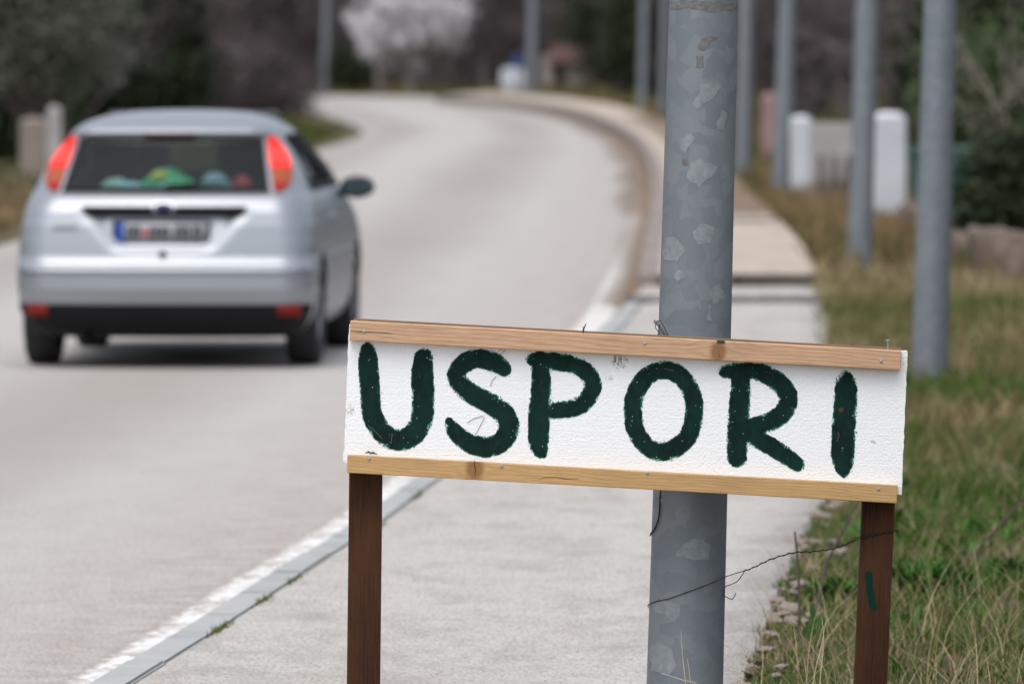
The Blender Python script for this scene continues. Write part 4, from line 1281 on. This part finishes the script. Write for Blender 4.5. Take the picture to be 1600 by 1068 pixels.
# wheels
def wheel(x, y, sd):
    wv = empty('wheel', (x, y, WR_)); wv.parent = CAR
    prof = [(.195, -.08), (.21, -.092), (.255, -.097), (.29, -.088), (.303, -.07), (.305, 0), (.303, .07), (.29, .088), (.255, .097), (.21, .092), (.195, .08)]
    V, Q = [], []; ns = 36
    for r_, xx in prof:
        for k in range(ns): a = 2 * math.pi * k / ns; V.append((xx, r_ * math.cos(a), r_ * math.sin(a)))
    for i in range(len(prof) - 1):
        for k in range(ns): Q.append((i * ns + k, i * ns + (k + 1) % ns, (i + 1) * ns + (k + 1) % ns, (i + 1) * ns + k))
    npmesh('tyre', V, Q, MT['rubber'], wv, True)
    V, Q = [], []; prof = [(.197, .075), (.18, .05), (.17, -.07), (.05, -.075)]
    for r_, xx in prof:
        for k in range(ns): a = 2 * math.pi * k / ns; V.append((sd * xx, r_ * math.cos(a), r_ * math.sin(a)))
    for i in range(len(prof) - 1):
        for k in range(ns): Q.append((i * ns + k, i * ns + (k + 1) % ns, (i + 1) * ns + (k + 1) % ns, (i + 1) * ns + k))
    npmesh('rim', V, Q, plain('rim_alloy', (0.42, 0.43, 0.45), 0.35, 0.7), wv, True)
    for k in range(6):
        me = box_mesh('spoke', .022, .045, .15, .008); q = link('spoke', me, bpy.data.materials['rim_alloy'], wv)
        a = k * math.pi / 3; q.rotation_euler = (a, 0, 0); q.location = (sd * .055, -math.sin(a) * .10, math.cos(a) * .10)
for x, sd in ((-.745, -1), (.745, 1)):
    wheel(x, WB0, sd); wheel(x, WB1, sd)
me = box_mesh('wheel_well', 1.36, .72, .42, .05); q = link('wheel_well', me, black, CAR); q.location = (0, WB0 + .02, .50)
me = box_mesh('wheel_well', 1.36, .72, .42, .05); q = link('wheel_well', me, black, CAR); q.location = (0, WB1, .50)
# inside: shelf, seats, parcels
me = box_mesh('parcel_shelf', 1.25, .62, .03, .01); q = link('parcel_shelf', me, darkin, CAR); q.location = (0, .72, .965)
me = box_mesh('rear_seat', 1.25, .14, .5, .05); q = link('rear_seat', me, darkin, CAR); q.location = (0, 1.15, .85)
for xx in (-.38, .38):
    me = box_mesh('headrest', .26, .10, .17, .04); q = link('headrest', me, darkin, CAR); q.location = (xx, 1.15, 1.17)
    me = box_mesh('front_seat', .48, .16, .62, .06); q = link('front_seat', me, darkin, CAR); q.location = (xx, 1.95, .98)
    me = box_mesh('headrest', .25, .10, .18, .04); q = link('headrest', me, darkin, CAR); q.location = (xx, 1.96, 1.34)
bag_specs = [((-.02, .60, .98), (.17, .12, .135), (0.10, 0.62, 0.28), 'green bag'), ((-.06, .52, 1.07), (.055, .05, .04), (0.75, 0.78, 0.15), 'yellow bag'),
             ((-.31, .52, .98), (.11, .09, .085), (0.45, 0.75, 0.62), 'pale green cloth'), ((-.22, .44, .985), (.09, .07, .06), (0.55, 0.85, 0.9), 'pale blue cloth'),
             ((.0, .44, .985), (.13, .06, .05), (0.45, 0.85, 0.8), 'turquoise cloth'), ((.26, .56, .99), (.11, .08, .10), (0.35, 0.55, 0.62), 'grey blue bag'),
             ((.40, .56, .99), (.07, .07, .085), (0.65, 0.10, 0.12), 'red bag'), ((.20, .42, .985), (.06, .05, .035), (0.35, 0.8, 0.1), 'lime cloth')]
BAGS = []
for loc, sc_, c, nm in bag_specs:
    bm = bmesh.new(); bmesh.ops.create_icosphere(bm, subdivisions=3, radius=1)
    ph = [random.uniform(0, 6) for _ in range(4)]
    for v in bm.verts:
        f = 1 + .12 * math.sin(v.co.x * 4 + ph[0]) * math.sin(v.co.z * 5 + ph[1]) + .08 * math.sin(v.co.y * 9 + ph[2] + v.co.x * 7)
        v.co = Vector((v.co.x * sc_[0] * f, v.co.y * sc_[1] * f, max(v.co.z, -.2) * sc_[2] * f))
    me = bpy.data.meshes.new('cloth_bag'); bm.to_mesh(me); bm.free()
    q = link('cloth_bag', me, plain(nm.replace(' ', '_'), c, 0.7), CAR, True); q.location = loc; BAGS.append((q, nm))
cpos = G(272, 569, 0)
CAR.location = (cpos.x, cpos.y - 0.66 , 0)
c_front = G(330, 549.5, 0)
heading = math.atan2(c_front.x - cpos.x, 2.61)
CAR.rotation_euler = (0, 0, -heading)
CAR.location = Vector((cpos.x, cpos.y, 0)) - Vector((math.sin(heading), math.cos(heading), 0)) * (WB0 - .05)

# ------------------------------------------------------------------ plants and trees
def crown(name, ells, ncl, nleaf, size, mat, parent, clump=0.25, flat=1.0, shell=0.55, leaf_asp=0.5):
    """leaf quads in clumps through ellipsoids [(centre, radii)], in the parent's frame"""
    vol = np.array([r[0] * r[1] * r[2] for c, r in ells]); pk = rng.choice(len(ells), ncl, p=vol / vol.sum())
    d = rng.normal(0, 1, (ncl, 3)); d /= np.linalg.norm(d, axis=1)[:, None]
    rad = (shell + (1 - shell) * rng.random(ncl)) * rng.uniform(0.75, 1.08, ncl)
    C = np.array([ells[k][0] for k in pk]) + d * rad[:, None] * np.array([ells[k][1] for k in pk])
    per = nleaf // ncl
    P = np.repeat(C, per, 0) + rng.normal(0, clump, (ncl * per, 3)) * np.array([1, 1, flat])
    n_ = len(P)
    tone = np.clip(np.repeat(rng.random(ncl), per) * 0.5 + rng.random(n_) * 0.5, 0, 1)
    a = rng.normal(0, 1, (n_, 3)); a /= np.linalg.norm(a, axis=1)[:, None]
    b = rng.normal(0, 1, (n_, 3)); b -= a * (a * b).sum(1)[:, None]; b /= np.linalg.norm(b, axis=1)[:, None]
    s_ = size * rng.uniform(0.6, 1.3, n_)[:, None]
    V = np.stack([P - a * s_, P + b * s_ * leaf_asp, P + a * s_, P - b * s_ * leaf_asp], 1).reshape(-1, 3)
    return npmesh(name, V, np.arange(n_ * 4).reshape(-1, 4), mat, parent, col=np.repeat(tone, 4))

def limbs(tb, base, h, targets, r, sides=6):
    base = Vector(base); top = base + Vector((0.06 * h, 0.02, h))
    tb.tube([base, base + Vector((0.02 * h, 0, h * .4)), base + Vector((-.03 * h, .02, h * .75)), top], [r * 1.25, r, r * .85, r * .7], sides)
    for t in targets:
        t = Vector(t); s0 = base.lerp(top, random.uniform(.6, 1)); mid = s0.lerp(t, .5) + Vector((random.uniform(-.1, .1), random.uniform(-.1, .1), .12)) * (t - s0).length
        tb.tube([s0, mid, t], [r * .5, r * .3, r * .1], 5)

def tree(name, loc, h, ells, label, cat, leafmat, ncl, nleaf, size, barkmat, r=0.12, group=None, **kw):
    root = empty(name, loc, label, cat, group)
    tb = TB(); tg = []
    for c, rr in ells:
        for k in range(5):
            d = rng.normal(0, 1, 3); d /= np.linalg.norm(d); tg.append(np.array(c) + d * np.array(rr) * .75)
    limbs(tb, (0, 0, -.1), h, tg, r); tb.build('trunk', barkmat, root)
    crown('crown', ells, ncl, nleaf, size, leafmat, root, **kw)
    return root

def twigs(V, Q, T, base, length, rad, lev, dirv, sides=3, spread=0.55, n_ch=(3, 5)):
    """recursive bare branch, appended to lists"""
    steps = 3; p = np.array(base, float); d = np.array(dirv, float); d /= np.linalg.norm(d)
    pts = [p.copy()]
    for k in range(steps):
        d = d + rng.normal(0, 0.16, 3) + np.array([0, 0, .04]); d /= np.linalg.norm(d); p = p + d * length / steps; pts.append(p.copy())
    b = len(V); tn = rng.random()
    for i, q in enumerate(pts):
        rr = rad * (1 - .6 * i / steps)
        o1 = np.cross(d, [0.3, 0.2, 1.0]); o1 /= np.linalg.norm(o1) + 1e-9; o2 = np.cross(d, o1)
        for k in range(sides):
            a = 2 * math.pi * k / sides; V.append(q + (o1 * math.cos(a) + o2 * math.sin(a)) * rr); T.append(tn)
    for i in range(steps):
        for k in range(sides): Q.append((b + i * sides + k, b + i * sides + (k + 1) % sides, b + (i + 1) * sides + (k + 1) % sides, b + (i + 1) * sides + k))
    if lev > 0:
        for c in range(rng.integers(*n_ch) + (1 if lev > 1 else 0)):
            f = rng.uniform(.25, 1); i = min(steps - 1, int(f * steps)); q = pts[i] + (pts[i + 1] - pts[i]) * (f * steps - i)
            nd = d + rng.normal(0, spread, 3) + np.array([0, 0, .1])
            twigs(V, Q, T, q, length * rng.uniform(.45, .7), rad * .5, lev - 1, nd, sides, spread, n_ch)

# far wood of leafless trees: reads as one mass
protos = []
for k in range(4):
    V, Q, T = [], [], []
    twigs(V, Q, T, (0, 0, -.1), rng.uniform(2.0, 2.8), 0.09, 4, (0, 0, 1), 3, 0.75, (4, 6))
    for c in range(3): twigs(V, Q, T, (rng.uniform(-.4, .4), rng.uniform(-.4, .4), -.1), 1.7, 0.04, 3, (rng.uniform(-.5, .5), rng.uniform(-.5, .5), 1), 3, 0.8, (4, 6))
    protos.append((np.array(V), np.array(Q), np.array(T)))
parts = []
def put(x, yv, s, zz=0.0):
    V, Q, T = protos[rng.integers(4)]
    a = rng.uniform(0, 6.28); ca, sa = math.cos(a), math.sin(a)
    v = V * s; v = np.stack([v[:, 0] * ca - v[:, 1] * sa + x, v[:, 0] * sa + v[:, 1] * ca + yv, v[:, 2] + zz], 1)
    parts.append((v, Q, np.clip(T * .7 + rng.uniform(0, .3), 0, 1)))
for k in range(60): put(rng.uniform(-17, 17), rng.uniform(216, 234), rng.uniform(1.0, 1.6))
for k in range(26):
    yv = rng.uniform(120, 205); put(edge_r(yv) + 2.6 + rng.uniform(0, 5) + (205 - yv) * .012, yv, rng.uniform(.8, 1.3))
for k in range(26):
    yv = rng.uniform(128, 200); put(-6.0 - rng.uniform(0, 7) - max(0, yv - 165) * .05, yv, rng.uniform(.8, 1.3))
for k in range(16):
    yv = rng.uniform(105, 170); put(edge_r(yv) + 1.9 + rng.uniform(0, 3.2), yv, rng.uniform(.8, 1.3))
V, Q, T = merge(parts)
o = npmesh('wood', V, Q, MT['barewood'], col=T)
tag(o, 'dark leafless wood filling the background behind the bend', 'wood', kind='stuff')

# hedges added out of view on both sides, to darken reflections and block sky
for x_, y0_, y1_, lab in ((10.5, 25, 128, 'tall hedge added out of view right of the verge, darkens reflections'), (-15.5, 25, 112, 'tall hedge added out of view left of the road, darkens reflections')):
    P_ = [((x_ + random.uniform(-1, 1), yy, 1.7 + random.uniform(-.3, .5)), (1.5, 2.6, 2.0 + random.uniform(-.3, .6))) for yy in np.arange(y0_, y1_, 3.6)]
    o = crown('added_hedge', P_, 900, 27000, .16, MT['dark_leaf'], None, clump=.4, shell=.5)
    tag(o, lab, 'hedge', kind='stuff')
# olive on the left
sc = F / 112
tree('olive_tree', ((52 - 800) / sc, 112, -.03), 0.9, [((0, 0, 2.25), (1.25, 1.2, 1.55)), ((-.9, .2, 2.0), (.8, .9, 1.1)), ((.45, -.3, 1.75), (.75, .8, .95))],
     'grey green olive tree at the far left above the pale post', 'tree', MT['olive'], 260, 22000, 0.055, MT['bark'], 0.14, clump=.17, shell=.35, leaf_asp=.35)
def ever(px, D, rx, rz, zc, lab, mat='dark_leaf', nl=9000, size=.07, name='evergreen_shrub', cat='shrub', grp='evergreens at the edge of the wood'):
    s_ = F / D
    return tree(name, ((px - 800) / s_, D, -.03), zc * .7, [((0, 0, zc), (rx, rx, rz)), ((rx * .5, .1, zc * .7), (rx * .6, rx * .6, rz * .6)), ((-rx * .5, -.1, zc * .75), (rx * .6, rx * .6, rz * .65))],
                lab, cat, MT[mat], 120, nl, size, MT['bark'], 0.08, grp, clump=.2, shell=.25)
ever(235, 138, 1.05, 1.7, 1.5, 'dark evergreen bush directly right of the olive tree', nl=16000)
ever(120, 132, 1.1, 1.7, 1.5, 'dark evergreen bush in the shade behind the olive tree', nl=14000)
ever(10, 118, 0.8, 1.0, .8, 'dark bush at the left edge of the picture below the olive', nl=9000)
ever(405, 170, 0.95, .8, .62, 'brown leafless brush on the inside of the bend right of the car roof', 'barewood', nl=12000, size=.05, name='brush', grp='brush inside the bend')
ever(300, 168, 1.0, 1.0, .8, 'brown leafless brush above the middle of the car roof', 'barewood', nl=12000, size=.05, name='brush', grp='brush inside the bend')
ever(960, 205, 1.2, 2.0, 1.9, 'dark evergreen right of the cream hut at the bend', nl=14000)
ever(1010, 186, 0.9, 1.8, 1.7, 'dark evergreen behind the distant lamp posts', nl=12000)
ever(1530, 92, 0.75, 1.6, 1.7, 'dark leafy tree behind the green bin', nl=12000)
ever(1592, 68, 0.30, 0.55, .55, 'leafy dark green bush by the stones at the right edge', nl=9000, size=.045, name='garden_bush', grp='bushes on the right')
ever(1550, 80, 0.5, 0.5, 1.3, 'mid green bush above the green bin', 'green_leaf', nl=8000, size=.05, name='garden_bush', grp='bushes on the right')
ever(545, 212, 0.6, .7, .5, 'almost black bush between the farthest lamp post and the blossom tree', nl=5000)

# blossoming almond
s_ = F / 207
al = tree('almond_tree', ((640 - 800) / s_, 207, -.03), 0.8, [((0, 0, 2.1), (1.6, 1.3, 1.35)), ((-.95, -.2, 1.6), (.75, .7, .8)), ((.85, 0, 1.75), (.75, .7, .85))],
     'pale pink white blossoming tree beside the far end of the road', 'tree', MT['blossom'], 300, 15000, 0.042, MT['palebark'], 0.12, clump=.10, shell=.3, leaf_asp=.8)
tb = TB(); limbs(tb, (-.75, .1, -.1), 1.2, [(-1.1, 0, 2.2), (-.6, .2, 2.5), (-1.2, .2, 1.7)], .11); tb.build('second_trunk', MT['palebark'], al)

# bare pale thorn bush at right
V, Q, T = [], [], []
for k in range(7): twigs(V, Q, T, (rng.uniform(-.3, .3), rng.uniform(-.3, .3), -.05), rng.uniform(1.2, 1.9), .022, 3, (rng.uniform(-.8, .5), rng.uniform(-.4, .4), 1), 4, .6)
tbh = empty('thorn_bush', ((1590 - 800) / (F / 71), 71, .05), 'leafless pale branched thorn bush at the upper right', 'bush')
npmesh('branches', V, Q, MT['palebark'], tbh, True)

# weeds on the near verge
def rosette(px, py, n, L, lab, tone=(0, 1), wid=.009):
    b = G(px, py, .08); root = empty('weed', b, lab, 'plant', 'leafy weeds in the verge'); L *= .85
    V, Q, T = [], [], []
    for k in range(n):
        a = random.uniform(0, 6.28); l = L * random.uniform(.5, 1.1); el = random.uniform(.5, 1.5); t = random.uniform(*tone)
        d = Vector((math.cos(a), math.sin(a), 0)); sd = Vector((-d.y, d.x, 0)); i0 = len(V); st = Vector((random.gauss(0, L * .35), random.gauss(0, L * .35), 0))
        for i in range(5):
            f = i / 4; p = st + d * l * f * math.cos(el) + Vector((0, 0, l * (f * math.sin(el) - .35 * f * f))); ww = wid * (math.sin(math.pi * (.12 + .84 * f)))
            V += [p - sd * ww, p + sd * ww]; T += [t, t]
        for i in range(4): Q.append((i0 + 2 * i, i0 + 2 * i + 1, i0 + 2 * i + 3, i0 + 2 * i + 2))
    npmesh('leaves', V, Q, MT['plant'], root, col=T)
rosette(1447, 925, 420, .20, 'bright green leafy weed just right of the brown right post')
rosette(1305, 935, 160, .13, 'green leafy weed left of the brown right post')
rosette(1590, 900, 160, .14, 'green leafy weed at the right edge of the picture')
# small leafy weeds scattered through the verge: nobody could count them
V, Q, T = [], [], []
for k in range(90):
    yv = random.uniform(24.5, 52); x0 = edge_r(yv) + random.random() ** 1.2 * 2.6; L = random.uniform(.05, .12) * (1 + (yv - 24) * .02); tn = random.uniform(0, .8)
    for j in range(16):
        a = random.uniform(0, 6.28); l = L * random.uniform(.6, 1.2); el = random.uniform(.4, 1.4); d = Vector((math.cos(a), math.sin(a), 0)); sd = Vector((-d.y, d.x, 0)); i0 = len(V)
        st = Vector((x0 + random.gauss(0, L * .5), yv + random.gauss(0, L * .8), .075))
        for i in range(4):
            f = i / 3; p = st + d * l * f * math.cos(el) + Vector((0, 0, l * (f * math.sin(el) - .3 * f * f))); ww = L * .11 * math.sin(math.pi * (.12 + .84 * f))
            V += [p - sd * ww, p + sd * ww]; T += [tn, min(1, tn + .2)]
        for i in range(3): Q.append((i0 + 2 * i, i0 + 2 * i + 1, i0 + 2 * i + 3, i0 + 2 * i + 2))
o = npmesh('weeds', V, Q, MT['plant'], col=T); tag(o, 'small leafy weeds scattered through the verge grass', 'weeds', kind='stuff')
# long thin dark stems (dry fennel) across the verge
def stem(pts, r, lab):
    tb = TB(); tb.tube(pts, [r, r * .9, r * .6][:len(pts)] if len(pts) == 3 else r, 5)
    tag(tb.build('dry_stem', MT['twig']), lab, 'plant stem', 'dry stems in the verge')
stem([G(1490, 900, .07), W(1535, 850, 29.5), W(1612, 765, 29.8)], .006, 'leaning dark dry stem at the right, rising to the right edge')
stem([G(1268, 985, .07), W(1290, 880, 27.2), W(1345, 775, 27.4)], .006, 'leaning dark dry stem between the footway and the brown right post')
stem([G(1250, 990, .07), W(1248, 890, 26.6), W(1242, 830, 26.6)], .005, 'upright dark dry stem at the ragged edge of the footway')
# pale grass stalks in front of the posts
def stalk(pts, lab):
    tb = TB(); p = smooth(pts, 4); tb.tube(p, [0.0017 * (1 - .6 * k / (len(p) - 1)) for k in range(len(p))], 4)
    tag(tb.build('grass_stalk', MT['straw']), lab, 'grass stalk', 'pale dry stalks by the sign')
MT['straw'] = plain('straw', (0.52, 0.43, 0.27), 0.7, scale=40)
D1 = 22.0
stalk([W(1076, 1158, D1), W(1071, 1068, D1), W(1066, 1020, D1), W(1064, 985, D1)], 'tall pale dry stalk in front of the nearest lamp post')
stalk([W(1086, 1158, D1), W(1079, 1068, D1), W(1074, 1028, D1)], 'shorter pale dry stalk in front of the nearest lamp post')
stalk([W(1100, 1158, D1), W(1092, 1075, D1), W(1068, 1062, D1), W(1033, 1051, D1)], 'pale dry stalk bent left across the nearest lamp post')
stalk([W(1150, 1158, D1), W(1155, 1068, D1), W(1146, 1040, D1), W(1136, 1020, D1)], 'pale dry stalk just right of the nearest lamp post')
stalk([W(1262, 1158, D1), W(1270, 1068, D1), W(1283, 1010, D1), W(1292, 962, D1)], 'tall pale dry stalk left of the brown right post')
stalk([W(1275, 1158, D1), W(1281, 1068, D1), W(1287, 1005, D1), W(1284, 962, D1)], 'tall pale dry stalk crossing another, left of the right post')
stalk([W(1266, 1158, D1), W(1261, 1068, D1), W(1256, 1025, D1)], 'short pale dry stalk in the grass left of the right post')

# ------------------------------------------------------------------ walls, gates, bin, hut on the right and far off
def pillar(name, x0, x1, ytop, ybot, D, mat, lab, cat='gate pillar', grp=None, dep=None):
    a = W(x0, ytop, D); b = W(x1, ybot, D); wd = b.x - a.x; hg = a.z - b.z + .12
    root = empty(name, ((a.x + b.x) / 2, D, b.z - .12), lab, cat, grp)
    me = box_mesh('shaft', wd, dep or wd, hg, .02); q = link('shaft', me, mat, root); q.location = (0, 0, hg / 2)
    bm = bmesh.new(); bmesh.ops.create_uvsphere(bm, u_segments=16, v_segments=8, radius=1)
    for v in bm.verts: v.co = Vector((v.co.x * wd * .5, v.co.y * (dep or wd) * .5, max(v.co.z, -.1) * .05))
    me = bpy.data.meshes.new('cap'); bm.to_mesh(me); bm.free(); q = link('cap', me, mat, root, True); q.location = (0, 0, hg)
    return root
pillar('gate_pillar', 1235, 1268, 188, 315, 86.5, MT['white_wall'], 'left white rendered gate pillar, right of a slim lamp post', grp='white gate pillars')
pillar('gate_pillar', 1362, 1414, 183, 350, 77.5, MT['white_wall'], 'right white rendered gate pillar between two lamp posts', grp='white gate pillars')
a = W(1272, 192, 84); b = W(1378, 325, 84)
gw = empty('garden_wall', ((a.x + b.x) / 2, 84, 0), 'grey wall panel with railings between the white gate pillars', 'wall')
me = box_mesh('wall_panel', b.x - a.x + .1, .15, a.z * .62, .01); q = link('wall_panel', me, MT['grey_wall'], gw); q.location = (0, 0, a.z * .69)
me = box_mesh('plinth', b.x - a.x + .1, .2, a.z * .38, .01); q = link('plinth', me, MT['stone'], gw); q.location = (0, 0, a.z * .185)
for k in range(3):
    me = box_mesh('railing_bar', .05, .03, a.z * .6, .005); q = link('railing_bar', me, MT['rail'], gw); q.location = (-.27 + k * .13, -.2, a.z * .36)
pillar('pink_pillar', 1190, 1214, 152, 232, 112, MT['pink_wall'], 'dull pink pillar left of the slim lamp post', dep=.25)
pillar('white_post', 74, 96, 172, 268, 106, MT['grey_wall'], 'pale post below the olive at far left', 'post')
pillar('cream_wall', 32, 74, 190, 268, 106.5, MT['cream_wall'], 'short cream wall left of the pale post', 'wall', dep=.25)
# bin
bx = empty('waste_bin', (0, 0, 0), 'dark green waste container behind the second nearest lamp post', 'bin')
a = W(1422, 205, 76); b = W(1532, 345, 76); wd = b.x - a.x; hg = a.z - b.z
bx.location = ((a.x + b.x) / 2, 76, b.z - .1)
V = []
for z, s_ in ((.1, .86), (hg * .82, 1.0)): V += [(sx * wd / 2 * s_, sy * .3 * s_, z) for sx, sy in ((-1, -1), (1, -1), (1, 1), (-1, 1))]
q = pydata('body', V, [(0, 1, 2, 3)[::-1], (4, 5, 6, 7), (0, 1, 5, 4), (1, 2, 6, 5), (2, 3, 7, 6), (3, 0, 4, 7)], MT['bin'], bx)
me = box_mesh('lid', wd * 1.04, .66, .09, .03); q = link('lid', me, MT['bin_lid'], bx); q.location = (0, 0, hg * .82 + .06)
me = box_mesh('handle', wd * .7, .04, .04, .01); q = link('handle', me, MT['bin'], bx); q.location = (0, -.35, hg * .75)
for sx in (-1, 1):
    tb = TB(); tb.tube([(sx * wd * .36 - .03, .1, .09), (sx * wd * .36 + .03, .1, .09)], .09, 14); tb.build('wheel', MT['rubber'], bx)
# teal water drum at the right edge
a = W(1580, 225, 71); b = W(1650, 350, 71)
dr = empty('water_drum', ((a.x + b.x) / 2, 71, b.z - .1), 'teal plastic drum cut by the right edge of the picture', 'drum')
V, Q = [], []; rr = (b.x - a.x) / 2; hs = [(0, .94), (.04, 1), (.3, .98), (.32, 1.04), (.34, .98), (.62, .98), (.64, 1.04), (.66, .98), (.95, 1), (1, .94), (1, 0.01)]
for h, f in hs:
    for k in range(24): V.append((rr * f * math.cos(k * math.pi / 12), rr * f * math.sin(k * math.pi / 12), h * (a.z - b.z + .1)))
for i in range(len(hs) - 1):
    for k in range(24): Q.append((i * 24 + k, i * 24 + (k + 1) % 24, (i + 1) * 24 + (k + 1) % 24, (i + 1) * 24 + k))
npmesh('shell', V, Q, MT['teal'], dr, True)
# field stones at right
for k, (px, py, D, s_, lab) in enumerate(((1555, 395, 62, .24, 'large pinkish field stone at the right edge below the dark bush'), (1500, 372, 66, .16, 'pale upright stone just right of the second nearest lamp post'), (1610, 400, 60, .25, 'brown field stone cut by the right edge of the picture'), (1425, 360, 74, .17, 'brownish stone at the foot of the right gate pillar'))):
    bm = bmesh.new(); bmesh.ops.create_icosphere(bm, subdivisions=3, radius=1)
    ph = [random.uniform(0, 6) for _ in range(5)]
    for v in bm.verts:
        f = 1 + .16 * math.sin(v.co.x * 3 + ph[0]) * math.cos(v.co.z * 3 + ph[1]) + .07 * math.sin(v.co.y * 8 + ph[2]) + .05 * math.sin(v.co.x * 11 + ph[3])
        q3 = [math.copysign(abs(c_) ** .45, c_) * .8 for c_ in v.co]; v.co = Vector((q3[0] * s_ * f, q3[1] * s_ * f, q3[2] * s_ * .95 * f))
    me = bpy.data.meshes.new('field_stone'); bm.to_mesh(me); bm.free()
    o = link('field_stone', me, MT['fieldstone'], None, True); p = W(px, py, D); o.location = (p.x, p.y, .08 + s_ * .75); tag(o, lab, 'stone', 'field stones on the right verge')
# hut at the bend
D = 214; s_ = F / D
hut = empty('utility_hut', W(878, 150, D), 'small far cream hut with dark red roof right of the far lamp post', 'hut')
hut.location.z = -.05
for x0, x1, zt_ in ((-33, -14, .98), (6, 34, .78)):
    me = box_mesh('wall', (x1 - x0) / s_, .4, zt_, .01); q = link('wall', me, MT['cream_wall'], hut); q.location = ((x0 + x1) / 2 / s_, 0, zt_ / 2)
me = box_mesh('door', 20 / s_, .1, .75, .01); q = link('door', me, MT['rail'], hut); q.location = (-4 / s_, .1, .375)
rw_ = 60 / s_
q = pydata('roof', [(-rw_ * .35, -.35, .80), (rw_ * .7, -.35, .80), (rw_ * .7, .5, .80), (-rw_ * .35, .5, .80), (-rw_ * .3, .1, 1.25), (rw_ * .62, .1, 1.25)], [(0, 1, 5, 4), (2, 3, 4, 5), (1, 2, 5), (3, 0, 4), (3, 2, 1, 0)], MT['red_tile'], hut)
pillar('white_block', 783, 818, 110, 152, 203, MT['white_wall'], 'small white block left of the far lamp post at the bend', 'block')
p = W(808, 97, 199.5)
sg = empty('blue_sign', (p.x, 199.5, 0.0), 'small blue sign on a thin post left of the far lamp post', 'sign')
me = box_mesh('panel', .2, .02, .3, .005); q = link('panel', me, MT['blue'], sg); q.location = (0, 0, p.z)
tb = TB(); tb.tube([(0, .03, 0), (0, .03, p.z + .2)], .025, 8); tb.build('post', MT['zinc'], sg)
# low bank with dry grass in front of the hut
